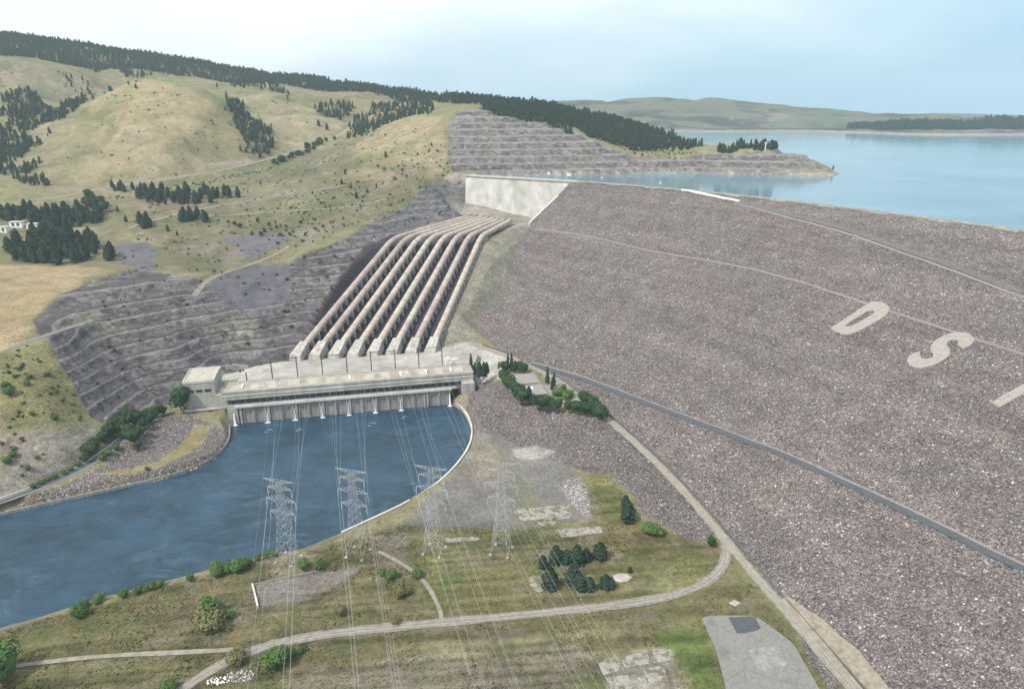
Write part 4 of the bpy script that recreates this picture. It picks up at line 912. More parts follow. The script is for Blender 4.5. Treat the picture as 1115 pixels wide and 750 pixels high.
# white jets of cooling water falling from the outlet wall
for k, x in enumerate([-4.5, 24.2, 48.3, 72.6, 96.8, 121.2, 145.4, 192.5]):
    p = ph(x, -2.4)
    g = empty('water_outfall', (p[0], p[1], 0), PHA, label=('thin white jet of water falling from the outlet wall, ' + lab_n(k)), cat='water jet', group='water jets along the powerhouse')
    mb = MB(); w = .38 if k not in (0, 7) else 1.0
    mb.add([(-w*.4, .9, 11), (w*.4, .9, 11), (w*.5, .2, 7), (-w*.5, .2, 7), (w, -.6, .1), (-w, -.6, .1), (-w*.4, 1.15, 11), (w*.4, 1.15, 11), (w, -.2, .1), (-w, -.2, .1)],
        [(0,1,2,3),(3,2,4,5),(7,6,9,8)]); mb.build('falling_water', M['foam'], g)
    mb = MB(); nn = 18; rr = [random.uniform(.75, 1.2) for _ in range(nn)]
    mb.prism([(math.cos(2*math.pi*i/nn)*2.6*rr[i], -1.2+math.sin(2*math.pi*i/nn)*1.1*rr[i]) for i in range(nn)], .02, .12); mb.build('foam', M['foam'], g)
mb = MB()
for px, py, r0 in [(292,469,3.0),(404,462,3.4),(325,468,2.2),(440,454,2.2)]:
    q = atz(px, py, .05)
    for a0, a1, rr in ((.3, 2.2, r0), (3.6, 5.2, r0*.8)):
        P = [(q[0]+math.cos(t)*rr*(1.3+.1*math.sin(5*t)), q[1]+math.sin(t)*rr, .03) for t in np.linspace(a0, a1, 12)]
        for i in range(11):
            w = .2*math.sin(math.pi*(i+.5)/11); mb.bar(P[i], P[i+1], w+.05, .03)
tag(mb.build('foam_swirls', M['foam']), 'pale foam swirls drifting on the water before the powerhouse', 'foam', kind='stuff')
# steel masts along the back of the roof
masts = []
for k in range(9):
    x = 28+(k-1)*23.15; hgt = 50 if k else 38
    p = ph(x, 30.5); g = empty('line_mast', (p[0], p[1], 27.5), PHA, label='dark steel mast behind the powerhouse roof, ' + (['short one at the left end']+[s for s in ['leftmost of the tall ones','second tall one from the left','third tall one from the left','fourth tall one from the left','fourth tall one from the right','third tall one from the right','second tall one from the right','rightmost of the tall ones']])[k], cat='mast', group='masts behind the roof')
    MB().box(-.45, .45, -.45, .45, 0, hgt-27.5).build('post', M['steeld'], g)
    MB().box(-.8, .8, -.8, .8, -.2, 1.0).build('footing', M['conc'], g)
    if k:
        MB().box(-1.6, 1.6, -.25, .25, hgt-28.6, hgt-28.1).build('cross_bar', M['steeld'], g)
    masts.append((x, 30.5, hgt))
# overhead beams between masts: portal beam of each pair
for k in (1, 3, 5, 7):
    p = ph(28+(k-1)*23.15, 30.5); g = MB(); g.box(.8, 22.3, -.2, .2, 0, .5); o = g.build('portal_beam', M['steeld']); o.location = (p[0], p[1], 48.6); o.rotation_euler.z = PHA
    tag(o, 'thin dark beam joining the %s pair of roof masts' % {1: 'leftmost', 3: 'second', 5: 'third', 7: 'rightmost'}[k], 'beam', 'beams between the masts')
# white gantry crane at the right end of the roof
p = ph(196, 31); g = empty('gantry_crane', (p[0], p[1], 27.6), PHA, label='small white gantry crane at the right end of the powerhouse roof', cat='crane')
for s in (-3, 3):
    for t in (-2.5, 2.5): MB().bar((s, t, 0), (s*.8, t*.6, 7), .5).build('leg', M['white'], g)
MB().box(-4.5, 10, -.5, .5, 7.02, 8).build('beam', M['white'], g); MB().box(-1.2, 1.2, -1.6, 1.6, 8.02, 9.6).build('trolley', M['white'], g)
# terrace behind
def slab(name, pts, z0, z1, mat, **k):
    o = MB().prism([q[:2] for q in pts], z0, z1).build(name, mat); tag(o, **k); return o
slab('transformer_terrace', [ph(-10, 28.5), ph(222, 28.5), ph(232, 60), ph(204, 76), ph(60, 76), ph(20, 60)], 20, 28.3, simple('terrace_concrete', (.345,.325,.295), .9, .12, .08, streak=(.05,.05,.05)), kind='structure')
# ------------------------------------------------------------------ river walls
def wall_line(name, pts, w, z0, z1, mat, **k):
    P = smooth(resample(pts, 5), 2, 2); mb = MB()
    T = np.gradient(P[:, :2], axis=0); T /= np.linalg.norm(T, axis=1)[:, None]; N = np.c_[-T[:, 1], T[:, 0]]
    vs = []; fs = []; n = len(P)
    for i in range(n):
        for s, z in ((-1, z0), (1, z0), (1, z1), (-1, z1)): vs.append((P[i][0]+N[i][0]*s*w/2, P[i][1]+N[i][1]*s*w/2, z))
    for i in range(n-1):
        for j in range(4): fs.append((i*4+j, i*4+(j+1) % 4, i*4+4+(j+1) % 4, i*4+4+j))
    fs += [(0,1,2,3), tuple((n-1)*4+j for j in (3,2,1,0))]; mb.add(vs, fs); return tag(mb.build(name, mat), **k)
wall_line('river_wall', [atz(*p, 3) for p in [(372,579),(405,564),(440,548),(475,527),(497,506),(511,486),(515,469),(511,454),(503,442),(495,436)]], 1.5, -4, 3.2, M['concl'], label='curved pale concrete wall along the right bank of the river', cat='wall')
wall_line('bank_edge', [ph(-10, 2)+(0,)]+[(q[0], q[1], 0) for q in FARB]+[(-480, 355, 0)], 1.2, -4, 2.2, M['concd'], label='dark curved edge wall of the rocky left bank', cat='wall')
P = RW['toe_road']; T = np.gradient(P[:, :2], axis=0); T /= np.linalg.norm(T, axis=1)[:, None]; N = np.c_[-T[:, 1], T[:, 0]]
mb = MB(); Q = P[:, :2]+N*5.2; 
for i in range(2, len(Q)-1): mb.bar((*Q[i], P[i][2]+.5), (*Q[i+1], P[i+1][2]+.5), .6, 1.7)  # dark bar added in place of the shadow along the dam side of the road
tag(mb.build('toe_shadow_bar', M['bermd']), 'low dark bar standing in for the shadow line between the dam and the gravel road at its foot', 'wall')
P = RW['bank_road']; T = np.gradient(P[:, :2], axis=0); T /= np.linalg.norm(T, axis=1)[:, None]; N = np.c_[-T[:, 1], T[:, 0]]
g = empty('guard_rail', tuple(P[0]), label='white guard rail along the upper edge of the riverside road', cat='guard rail')
mb = MB(); Q = P[:, :2]+N*4.2-P[0][:2]; zz = P[:, 2]-P[0][2]
for i in range(len(Q)-6): mb.bar((*Q[i], zz[i]+.75), (*Q[i+1], zz[i+1]+.75), .25, .75)
mb.build('rail', M['white'], g)
for i in range(0, len(Q)-6): MB().box(Q[i][0]-.1, Q[i][0]+.1, Q[i][1]-.1, Q[i][1]+.1, zz[i]-.3, zz[i]+.7).build('post', M['steel'], g)

# ------------------------------------------------------------------ admin building among the trees
cor = [np.array(atz(*p, 29.0)[:2]) for p in [(569,430),(598,427.5),(575,406.5),(553,409)]]
c0 = np.mean(cor, 0); ex = cor[1]-cor[0]; wdt = np.linalg.norm(ex); a = math.atan2(ex[1], ex[0]); dep = np.linalg.norm((cor[2]+cor[3]-cor[0]-cor[1])/2)
zg = 22.6; g = empty('office_building', (c0[0], c0[1], zg), a, label='low flat-roofed office building with brick front among trees by the dam', cat='building')
w, d = wdt/2, dep/2
MB().box(-w, w, -d, d, -2, 5.2).build('wall', M['brick'], g)
rf = MB().box(-w-1, w+1, -d-1, d+1, 5.22, 6.3).build('roof', M['tile'], g)
MB().box(-w+2, w-2, -d*.1, d*.75, 6.32, 8.0).build('roof_block', M['tile'], rf); MB().box(-2, 3, -d*.6, -d*.4, 6.32, 7.6).build('roof_vent', M['white'], rf)
for i in range(6):
    x = -w+1.5+i*(2*w-3)/6
    win = MB().box(x, x+2.2, -d-.12, -d-.02, 1.6, 4.0).build('window', M['glass'], g); MB().box(x-.2, x+2.4, -d-.3, -d-.02, 1.25, 1.55).build('sill', M['concl'], win)
for i in range(8):
    y = -d+2+i*(2*d-4)/8; MB().box(w+.02, w+.12, y, y+2.2, 1.6, 4.0).build('window', M['glass'], g)
MB().box(w*.5, w*.5+2, -d-.2, -d-.14, 0, 3).build('door', M['gate'], g)
slab('office_yard', [atz(*p, 23) for p in [(548,402),(580,399),(610,412),(640,438),(628,442),(590,433),(560,426),(548,412)]], 18, 23.2, M['gravell'], kind='structure')
slab('office_lawn', [atz(*p, 23.3) for p in [(600,424),(612,420),(628,432),(618,437),(604,434)]], 20, 23.35, simple('lawn', (.10,.17,.05), .95, .3, .5), kind='structure')

# ------------------------------------------------------------------ pads and remains on the near plain
NOTUFT = []
def pad(name, px, mat, lift=.35, zf=None, **k):
    NOTUFT.append(hit(px)[:, :2]); Q = gat(px+[px[0]])[:, :]; Q = resample(Q, 4)[:-1]; z = ground(Q[:, 0], Q[:, 1])
    o = MB().prism([(q[0], q[1]) for q in Q], z-1.5, np.full(len(Q), (np.percentile(z, 90) if zf is None else zf)+lift*.6)).build(name, mat); return tag(o, **k)
def m_yard():
    m, nt, b = newmat('yard_surface'); v = pos(nt); n = noise(nt, v, .5, 8, .7); c = mixc(nt, 1.0, (.215,.208,.195), gray(nt, mrange(nt, n, .3, .7, .78, 1.18)), 'MULTIPLY')
    c = mixc(nt, mrange(nt, noise(nt, v, .07, 5, .6), .55, .68, 0, .55), c, (.13,.128,.125)); c = mixc(nt, mrange(nt, noise(nt, pos(nt, (1.3, .8, 1)), .1, 6, .7), .6, .68, 0, .6), c, (.15,.15,.09))
    e = nd(nt, 'ShaderNodeTexVoronoi', feature='DISTANCE_TO_EDGE'); e.inputs['Scale'].default_value = .055; nt.links.new(v, e.inputs['Vector']); c = mixc(nt, mrange(nt, e.outputs['Distance'], .0, .016, .45, 0), c, (.09,.09,.085))
    nt.links.new(c, b.inputs['Base Color']); b.inputs['Roughness'].default_value = .95; b.inputs['Specular IOR Level'].default_value = .05; return m
YZ = float(np.percentile(gat([(764,673),(815,670),(864,702),(892,752),(800,750)])[:, 2], 80))
pad('asphalt_yard', [(764,673),(772,670),(815,670),(828,674),(852,692),(864,702),(892,752),(920,800),(800,800),(788,740),(779,706)], m_yard(), .3, zf=YZ, kind='structure')
pad('dark_yard_patch', [(793,672),(822,671),(829,686),(803,691)], M['asph'], .36, zf=YZ, kind='structure')
pad('dark_slab_patch', [(815,708),(846,704),(858,726),(826,732)], M['concd'], .36, zf=YZ, kind='structure')
tag(pad('round_pad', [(677+11*math.cos(t), 629+4.8*math.sin(t)) for t in np.linspace(0, 2*math.pi, 25)[:-1]], M['conc'], .5), 'round pale concrete pad in the grass below the small pines', 'pad')
tag(pad('small_round_pad', [(800+6.5*math.cos(t), 656.5+3.6*math.sin(t)) for t in np.linspace(0, 2*math.pi, 21)[:-1]], M['conc'], .4), 'small round grey pad in the grass beside the road fork', 'pad')
for px, lab in [([(606,577),(654,573),(657,580),(612,586)], 'long grey concrete slab with cracked surface in the grass'), ([(558,557),(620,549),(622,565),(568,568)], 'grey foundation slab on the gravel flat'), ([(585,568),(606,566),(606,571),(586,573)], 'narrow pale slab beside the foundation slab'), ([(484,586),(522,584),(523,588),(485,591)], 'thin grey slab strip near the third pylon'), ([(576,628),(588,626),(594,640),(590,646),(578,642)], 'upright-shaped pale slab beside a small pine')]:
    tag(pad('concrete_slab', px, M['slab'], .25), lab, 'slab', 'old concrete slabs')
for i, px in enumerate([[(652,722),(672,716),(676,730),(656,735)], [(676,715),(704,709),(710,722),(680,728)], [(706,709),(730,706),(736,718),(712,722)], [(700,728),(722,724),(728,742),(706,746)], [(660,738),(684,734),(690,750),(664,752)]]):
    tag(pad('broken_slab', px, M['slab'], .25), 'broken concrete slab at the bottom edge of the field, %s' % ['nearest the field stripes','long pale one in the upper row','upper right one','lower right pale one','lower left one'][i], 'slab', 'broken slabs at the lower edge')
def lowwall(px, w, h, mat, name, **k):
    Q = resample(gat(px), 3); z = ground(Q[:, 0], Q[:, 1]); mb = MB()
    for i in range(len(Q)-1): mb.bar((Q[i][0], Q[i][1], z[i]+h/2-.2), (Q[i+1][0], Q[i+1][1], z[i+1]+h/2-.2), w, h)
    return tag(mb.build(name, mat), **k)
lowwall([(275,637),(281,662)], 1.0, 1.8, M['concl'], 'ruined_wall', label='short pale ruined wall at the left edge of the bare yard', cat='wall')
lowwall([(275,637),(300,631),(330,625),(352,621)], .6, .8, M['concd'], 'yard_kerb', label='long low grey kerb along the top of the bare yard', cat='kerb')
# white rubble dump: one heap of countless stones
def heap(name, c_px, rx, ry, n, s0, s1, mat, **k):
    q = gat([c_px])[0]; V = []; F = []
    for i in range(n):
        t = random.random()*2*math.pi; r = math.sqrt(random.random()); x = q[0]+rx*r*math.cos(t); y = q[1]+ry*r*math.sin(t); z = ground([x], [y])[0] if i % 6 == 0 else z
        s = random.uniform(s0, s1); b = len(V)
        V += [(x-s*random.uniform(.5,1), y, z+s*.2), (x, y-s*random.uniform(.5,1), z+s*.2), (x+s*random.uniform(.5,1), y, z+s*.2), (x, y+s*random.uniform(.5,1), z+s*.2), (x, y, z+s*random.uniform(.6,1.1)), (x, y, z-s)]
        F += [(b, b+1, b+4), (b+1, b+2, b+4), (b+2, b+3, b+4), (b+3, b, b+4), (b+1, b, b+5), (b+2, b+1, b+5), (b+3, b+2, b+5), (b, b+3, b+5)]
    return tag(mesh_np(name, V, F, mat), **k)
heap('rubble_heap', (262,736), 7, 4, 150, .3, .9, M['stone'], label='scattered heap of white rubble stones by the lower road', cat='rubble', kind='stuff')
heap('white_stones', (236,741), 6, 2.5, 60, .3, 1.0, M['white'], label='spill of bright white stones left of the rubble heap', cat='rubble', kind='stuff')
heap('rock_rim', (629,541), 5, 17, 260, .25, .8, M['stone'], label='pale loose rocks along the edge of the gravel flat', cat='rocks', kind='stuff')

# ------------------------------------------------------------------ lattice pylons
def pylon(base_px, top_y, wpx, label):
    q = np.array(gat([base_px])[0]); r = rays([(base_px[0], top_y)])[0]; hh = 54.0
    # height from the photo: the top lies on the ray above the base
    t = q[1]/r[1]; hh = CZ+r[2]*t-q[2]
    g = empty('pylon', tuple(q), -.28, label=label, cat='pylon', group='lattice pylons on the near bank')
    b = 4.6; H_ = hh
    def half(z): f = z/H_; return b*(1-f)**1.35+.95 if f < .55 else (b*(.45)**1.35+.95)*(1-(f-.55)*1.3)
    lv = [0, .15, .28, .39, .48, .56, .64, .72, .80, .88, .95, 1.0]; lv = [l*H_ for l in lv]
    for sx, sy in ((-1,-1),(1,-1),(1,1),(-1,1)):
        mb = MB()
        for z0, z1 in zip(lv, lv[1:]): mb.bar((sx*half(z0), sy*half(z0), z0), (sx*half(z1), sy*half(z1), z1), .17)
        l = mb.build('leg', M['steel'], g); MB().box(sx*half(0)-.8, sx*half(0)+.8, sy*half(0)-.8, sy*half(0)+.8, -.6, .7).build('footing', M['conc'], l)
    mb = MB()
    for z0, z1 in zip(lv, lv[1:]):
        a, c = half(z0), half(z1); cr = [(-1,-1),(1,-1),(1,1),(-1,1)]
        for i in range(4):
            p, s = cr[i], cr[(i+1) % 4]
            mb.bar((p[0]*a, p[1]*a, z0), (s[0]*c, s[1]*c, z1), .08); mb.bar((s[0]*a, s[1]*a, z0), (p[0]*c, p[1]*c, z1), .08)
            if z0 > 0: mb.bar((p[0]*a, p[1]*a, z0), (s[0]*a, s[1]*a, z0), .1)
    mb.build('bracing', M['steel'], g)
    at = []
    for zf, wl in ((.60, 8.6), (.755, 10.2), (.90, 8.2), (1.0, 10.4)):
        z = zf*H_; h = half(z); top = zf > .99
        mb = MB()
        for s in (-1, 1):
            for yy in (-1, 1):
                mb.bar((s*h, yy*h, z), (s*wl, 0, z+.25), .13)
                if not top: mb.bar((s*h, yy*h, z+2.4), (s*wl, 0, z+.35), .11)
                else: mb.bar((s*h, yy*h, z-2.0), (s*wl, 0, z+.2), .1)
            for k in range(1, 4):
                f = k/4; x = s*(h+(wl-h)*f); y = h*(1-f); mb.bar((x, -y, z), (x, y, z), .08); mb.bar((x, y, z), (x, y, z+2.4*(1-f)*(1 if not top else -.8)), .15); mb.bar((x, -y, z), (x, -y, z+2.4*(1-f)*(1 if not top else -.8)), .15)
            at.append((s*wl, z, top))
        mb.build('cross_arm', M['steel'], g)
        if not top:
            for s in (-1, 1):
                mb = MB(); 
                mb.tube([(s*wl, 0, z-.25-k*.38) for k in range(13)], [.2 if k % 2 else .09 for k in range(13)], 8)
                mb.build('insulator', M['ceram'], g)
    return g, q, at
PY = [((314,609), 523, 'leftmost lattice pylon, standing at the river edge beside a mound'), ((390,603), 512, 'second lattice pylon from the left, on the bare ground at the river'), ((473,600), 509, 'third lattice pylon from the left, in front of the curved river wall'), ((546,600), 503, 'rightmost lattice pylon, standing clear of the river on the gravel edge')]
wires = []
for n, (bp, ty, lab) in enumerate(PY):
    g, q, at = pylon(bp, ty, 30, lab); R = math.cos(-.28), math.sin(-.28)
    for i, (wl, z, top) in enumerate(at):
        p = (q[0]+wl*R[0], q[1]+wl*R[1], q[2]+z-(0 if top else 5.0))
        u = n*2+(0 if wl < 0 else 1); xr = 28+u*23.15+ {0: 4, 1: 4, 2: 11, 3: 11, 4: 18, 5: 18, 6: 1, 7: 1}[i]
        e = ph(min(xr, 190), 30.5)+(48.4 if not top else 50.2,)
        wires.append((e, p, 5.0, n, i)); e2 = (p[0]+93+n*6, p[1]-345, p[2]+6); wires.append((p, e2, 9.0, n, i+8))
wlab = ['leftmost','second','third','rightmost']
for a, b, sag, n, i in wires:
    pts = []; a = np.array(a); b = np.array(b)
    for t in np.linspace(0, 1, 25): q = a+(b-a)*t; q[2] -= 4*sag*t*(1-t); pts.append(tuple(q))
    o = MB().tube(pts, .036 if i % 8 < 6 else .018, 5).build('power_line', M['wire'])
    tag(o, ('thin pale conductor spanning the river from the roof masts to the %s pylon' if i < 8 else 'thin pale conductor leaving the %s pylon towards the near field') % wlab[n], 'power line', ('conductors over the river to the %s pylon' if i < 8 else 'conductors leaving the %s pylon') % wlab[n])

# ------------------------------------------------------------------ trees
def crown_cards(kind, h, r, n, size, seed):
    rg = random.Random(seed); V = []; F = []
    lob = [(rg.uniform(-.5, .5)*r, rg.uniform(-.5, .5)*r, h*rg.uniform(.42, .78), r*rg.uniform(.45, .75)) for _ in range(6)]
    i = 0
    while i < n:
        if kind == 'cone':
            f = rg.random()**.85; z = h*(.1+.9*f); rad = (r*1.25*(f+.12)**.28*(1-f)**.62 if r > .22 else r*(1-f)**.85+.01)*(.78+.22*math.sin(f*31+seed)+.12*math.sin(f*13+seed*3)); t = rg.uniform(0, 2*math.pi); k = rad*(.55+.45*rg.random()); x, y = k*math.cos(t), k*math.sin(t)
            nx, ny, nz = math.cos(t), math.sin(t), .5+rg.uniform(-.4, .5)
        else:
            lx, ly, lz, lr = lob[rg.randrange(6)]; d = Vector((rg.gauss(0, 1), rg.gauss(0, 1), rg.gauss(0, 1))).normalized(); k = lr*(.65+.4*rg.random())
            x, y, z = lx+d.x*k, ly+d.y*k, lz+d.z*k*.85; nx, ny, nz = d.x, d.y, d.z+.3
            if z < h*.1: continue
        nv = Vector((nx+rg.uniform(-.5, .5), ny+rg.uniform(-.5, .5), nz)).normalized(); u = nv.cross(Vector((rg.random()-.5, rg.random()-.5, rg.random()-.5))).normalized(); v = nv.cross(u); s = size*rg.uniform(.6, 1.3)
        b = len(V); p = Vector((x, y, z))
        V += [tuple(p-u*s-v*s*.5), tuple(p+u*s*.6-v*s*.8), tuple(p+u*s+v*s*.5), tuple(p-u*s*.5+v*s*.8)]; F.append((b, b+1, b+2, b+3)); i += 1
    if kind == 'cone':                                       # a dark solid core so the crown is not see-through
        pass
    return np.array(V), np.array(F)
def core(kind, h, r):
    if kind == 'cone':
        pr = [(.1, .45), (.35, .62), (.6, .5), (.85, .22), (.97, .03)]
    else: pr = [(.2, .3), (.35, .62), (.55, .68), (.75, .45), (.88, .1)]
    V = []; F = []; n = 7
    for z, k in pr:
        for j in range(n): a = 2*math.pi*j/n; V.append((k*r*math.cos(a)*random.uniform(.85, 1.1), k*r*math.sin(a)*random.uniform(.85, 1.1), z*h))
    for i in range(len(pr)-1):
        for j in range(n): F.append((i*n+j, i*n+(j+1) % n, (i+1)*n+(j+1) % n, (i+1)*n+j))
    return np.array(V), np.array(F)
def merge(*ms):
    V = []; F = []; b = 0
    for v, f in ms: V.append(v); F.append(f+b); b += len(v)
    return np.vstack(V), np.vstack(F)
def trunk_mesh(h, r):
    mb = MB(); mb.tube([(0, 0, -.8), (0, 0, h*.3), (.1*r, 0, h*.7), (0, .05*r, h*.9)], [h*.025, h*.02, h*.012, h*.004], 7, True)
    for k in range(5):
        a = k*2.4; z = h*(.28+.11*k); mb.tube([(0, 0, z), (math.cos(a)*r*.55, math.sin(a)*r*.55, z+h*.07)], [h*.008, h*.003], 5, True)
    return mb
SPEC = {'pine_tree': ('cone', 'pine'), 'cypress_tree': ('cone', 'cypress'), 'broadleaf_tree': ('round', 'broad'), 'bush': ('round', 'bush'), 'dry_bush': ('round', 'dry')}
PROTO = {}
def get_proto(name, kind, mat, v):
    key = (name, v)
    if key not in PROTO:
        rr = {'pine_tree': .31, 'cypress_tree': .17, 'broadleaf_tree': .44, 'bush': .7, 'dry_bush': .75}[name]
        sz = {'pine_tree': .055, 'cypress_tree': .04, 'broadleaf_tree': .055, 'bush': .065, 'dry_bush': .06}[name]
        Vt, Ft = merge(crown_cards(kind, 1.0, rr, 520 if kind == 'cone' else 900, sz, 11+v*7), core(kind, 1.0, rr))
        cr = mesh_np('crown', Vt*10, Ft, M[mat]); tk = trunk_mesh(10, rr*10).build('trunk', M['bark'])
        PROTO[key] = (cr.data, tk.data); bpy.data.objects.remove(cr); bpy.data.objects.remove(tk)
    return PROTO[key]
def tree(name, p, h, label, group=None, wide=1.0):
    kind, mat = SPEC[name]; v = random.randrange(4); cd, td = get_proto(name, kind, mat, v)
    s = h/10; g = empty(name, p, random.uniform(0, 6.28), label=label, cat='bush' if 'bush' in name else 'tree', group=group); g.scale = (s*wide, s*wide, s)
    for nm, d in (('crown', cd), ('trunk', td)):
        o = bpy.data.objects.new(nm, d); COL.objects.link(o); o.parent = g
    return g
def trees_px(name, lst, group, label, wide=1.2):
    Q = gat([(x, y) for x, y, h in lst])
    for i, ((x, y, h), q) in enumerate(zip(lst, Q)):
        d = math.sqrt(q[0]**2+q[1]**2+(CZ-q[2])**2); hm = h/FP*d*1.06/max(.6, math.cos(math.atan2(CZ-q[2], math.hypot(q[0], q[1]))))
        tree(name, tuple(q), hm, label if isinstance(label, str) else label[i], group, wide*random.uniform(.9, 1.15) if name == 'pine_tree' else 1.0)
# beside the power house and round the office (x, y of the foot, height in pixels)
def flat_px(name, lst, z, group, label):
    for i, (x, y, h) in enumerate(lst):
        q = atz(x, y, z); d = math.sqrt(q[0]**2+q[1]**2+(CZ-z)**2); hm = h/FP*d*1.0/.9
        tree(name, q, hm, label if isinstance(label, str) else label[i], group)
flat_px('cypress_tree', [(513,403,17),(517,408,13)], 24, 'conifers at the right end of the powerhouse', ['tall pointed dark conifer at the right end of the powerhouse', 'shorter pointed conifer just in front of the tallest one by the powerhouse'])
flat_px('pine_tree', [(522,411,16),(527,411,16),(530,408,13)], 24, 'conifers at the right end of the powerhouse', 'dense dark conifer clump beside the powerhouse corner')
flat_px('cypress_tree', [(543,402,8),(548,402,9),(553,401,15),(557,403,17)], 23.2, 'pointed conifers behind the office', 'slim pointed dark conifer behind the low office building')
flat_px('broadleaf_tree', [(551,405,12),(560,406,12),(566,406,13),(571,406,10)], 23.2, 'round trees behind the office', 'round dark tree behind the low office building')
flat_px('broadleaf_tree', [(547,415,13),(550,419,14),(554,422,14),(558,427,15),(562,431,15),(566,435,15),(569,438,14)], 22.6, 'row of trees left of the office', 'dark green tree in the row along the left side of the office')
flat_px('pine_tree', [(576,437,16)], 23, None, 'grey-green tree alone in front of the office wall')
flat_px('cypress_tree', [(596,418,18),(603,421,15),(601,424,13)], 23.2, 'pointed trees right of the office', 'tall pointed tree beside the right side of the office')
flat_px('broadleaf_tree', [(584,443,12),(590,445,13),(597,444,12),(603,446,11),(608,446,12)], 22.2, 'row of round trees in front of the office', 'round dark tree in the row in front of the office')
flat_px('bush', [(611,431,7),(616,434,8),(620,432,7),(613,424,5),(605,431,6)], 23, 'garden shrubs right of the office', 'bright green shrub on the lawn right of the office')
flat_px('broadleaf_tree', [(619,448,11),(625,449,13),(631,450,14),(635,440,14),(639,443,14),(637,452,15),(643,453,16),(648,453,17),(652,456,16),(656,457,14),(645,445,14)], 21.8, 'grove at the end of the office yard', 'dense dark round tree in the grove at the road end of the office yard')
flat_px('broadleaf_tree', [(197,445,22),(200,442,18)], 16, 'trees at the left end of the powerhouse', 'dark tree against the left wall of the control block')
# small pines on the near field
trees_px('pine_tree', [(591,618,11),(605,613,16),(611,612,11),(617,612,12),(628,614,17),(638,610,11),(653,608,15)], 'upper row of small pines on the near field', 'small dark pine in the upper row on the grass', 1.6)
trees_px('pine_tree', [(599,640,18),(624,634,15),(632,642,14),(642,643,12),(659,640,12),(665,641,10)], 'lower row of small pines on the near field', 'small bushy pine in the lower row on the grass', 1.6)
trees_px('pine_tree', [(681,553,12),(683,567,19),(686,624-1,5)], 'pines on the grassy tongue', ['small pine just above the bigger pine on the grassy tongue', 'dark bushy pine on the grassy tongue below the rocks', 'tiny dark shrub beside the round concrete pad'], 1.45)
trees_px('bush', [(706,581,9),(713,583,9),(718,583,7)], 'green bushes at the foot of the riprap', 'bright green bush at the foot of the riprap slope')
trees_px('broadleaf_tree', [(774,595,9)], None, 'dark round bush inside the bend of the gravel road')
trees_px('bush', [(226,671,14)], None, 'dark green bush above a pale bush on the near bank')
trees_px('dry_bush', [(228,686,14),(371,668,8),(436,648,9),(443,646,7),(258,722,10),(262,716,8),(430,678,5)], 'dry bushes on the near field', 'pale dry bush on the near field')
trees_px('bush', [(300,725,14),(318,713,6),(328,709,5),(290,716,5),(425,630,8),(455,628,7),(418,627,6),(250,672,6),(186,752,8),(4,738,20),(330,620,8),(347,619,8)], 'green bushes on the near field', 'green bush on the near field')
trees_px('bush', [(88,671,9),(92,660,5),(105,657,5),(108,655,6),(135,650,6),(150,646,6),(165,641,6),(175,638,5),(208,632,5),(235,624,9),(248,622,8),(258,623,10),(265,619,8),(272,614,5),(280,610,5),(290,607,5),(300,605,5),(236,628,7)], 'green bushes along the near river edge', 'green bush on the near river edge')
# trees along the riverside road on the left
trees_px('broadleaf_tree', [(112,478,12),(118,472,13),(125,466,13),(130,470,14),(137,462,11),(146,462,16),(152,460,12),(160,455,10),(170,455,12),(178,452,9),(98,494,13),(104,488,13),(140,476,14),(146,484,14),(152,478,12),(158,468,11),(165,462,9),(150,490,9),(136,452,8),(92,500,8)], 'trees along the riverside road', 'dark leafy tree beside the riverside road on the left bank')
trees_px('bush', [(84,503,4),(76,508,4),(68,513,4),(60,517,4),(52,521,4),(44,525,4),(36,529,4),(160,512,3),(113,503,5),(120,498,5),(128,492,5),(8,424,6),(12,432,7),(30,420,4),(33,412,4),(52,410,4),(20,402,3),(62,428,3),(35,452,4),(60,456,4),(8,505,6),(14,498,5),(30,512,4),(40,500,3)], 'bushes on the left slope', 'dark bush on the left slope above the riverside road')
# trees on the middle ground, each grove listed by hand (centre, spread, count, height in pixels)
GROVES = [
 ((150,207),(40,3),14,6,'pine_tree','small dark pine along the lower edge of the valley road at the left'),
 ((300,250),(60,10),16,4,'broadleaf_tree','small rounded tree on the broken slope above the spoil heaps'),
 ((57,272),(50,17),135,12,'pine_tree','dark pine in the wide grove at the left above the golden field'),
 ((58,238),(56,9),75,10,'pine_tree','dark pine in the upper left grove by the houses'),
 ((118,280),(4,6),5,13,'pine_tree','dark pine at the right end of the left grove'),
 ((105,225),(14,8),14,9,'broadleaf_tree','rounded tree below the valley road at the left'),
 ((205,216),(58,7),62,9,'pine_tree','dark pine in the long belt below the valley road'),
 ((160,246),(8,5),9,9,'pine_tree','dark pine in the small clump above the grey spoil heap'),
 ((213,238),(16,6),14,9,'pine_tree','dark pine in the clump on the green shelf'),
 ((335,160),(40,6),40,5,'broadleaf_tree','dark tree lining the valley road'),
]
ntree = 0
for (cx, cy), (rx, ry), n, h, nm, lab in GROVES:
    pts = []
    while len(pts) < n:
        x, y = random.uniform(-1, 1), random.uniform(-1, 1)
        if x*x+y*y < 1 and fbm(np.array([cx+x*rx]), np.array([cy+y*ry]), 14, 2, 3)[0] > -.45:
            if 'valley road' in lab and 'lining' in lab: pts.append((cx+x*rx, 163-(cx+x*rx-330)*.42+random.uniform(1, 6), h*random.uniform(.7, 1.2)))
            else: pts.append((cx+x*rx, cy+y*ry, h*random.uniform(.7, 1.25)))
    trees_px(nm, pts, lab.replace('dark pine', 'pines').replace('rounded tree', 'trees').replace('dark tree', 'trees'), lab); ntree += n
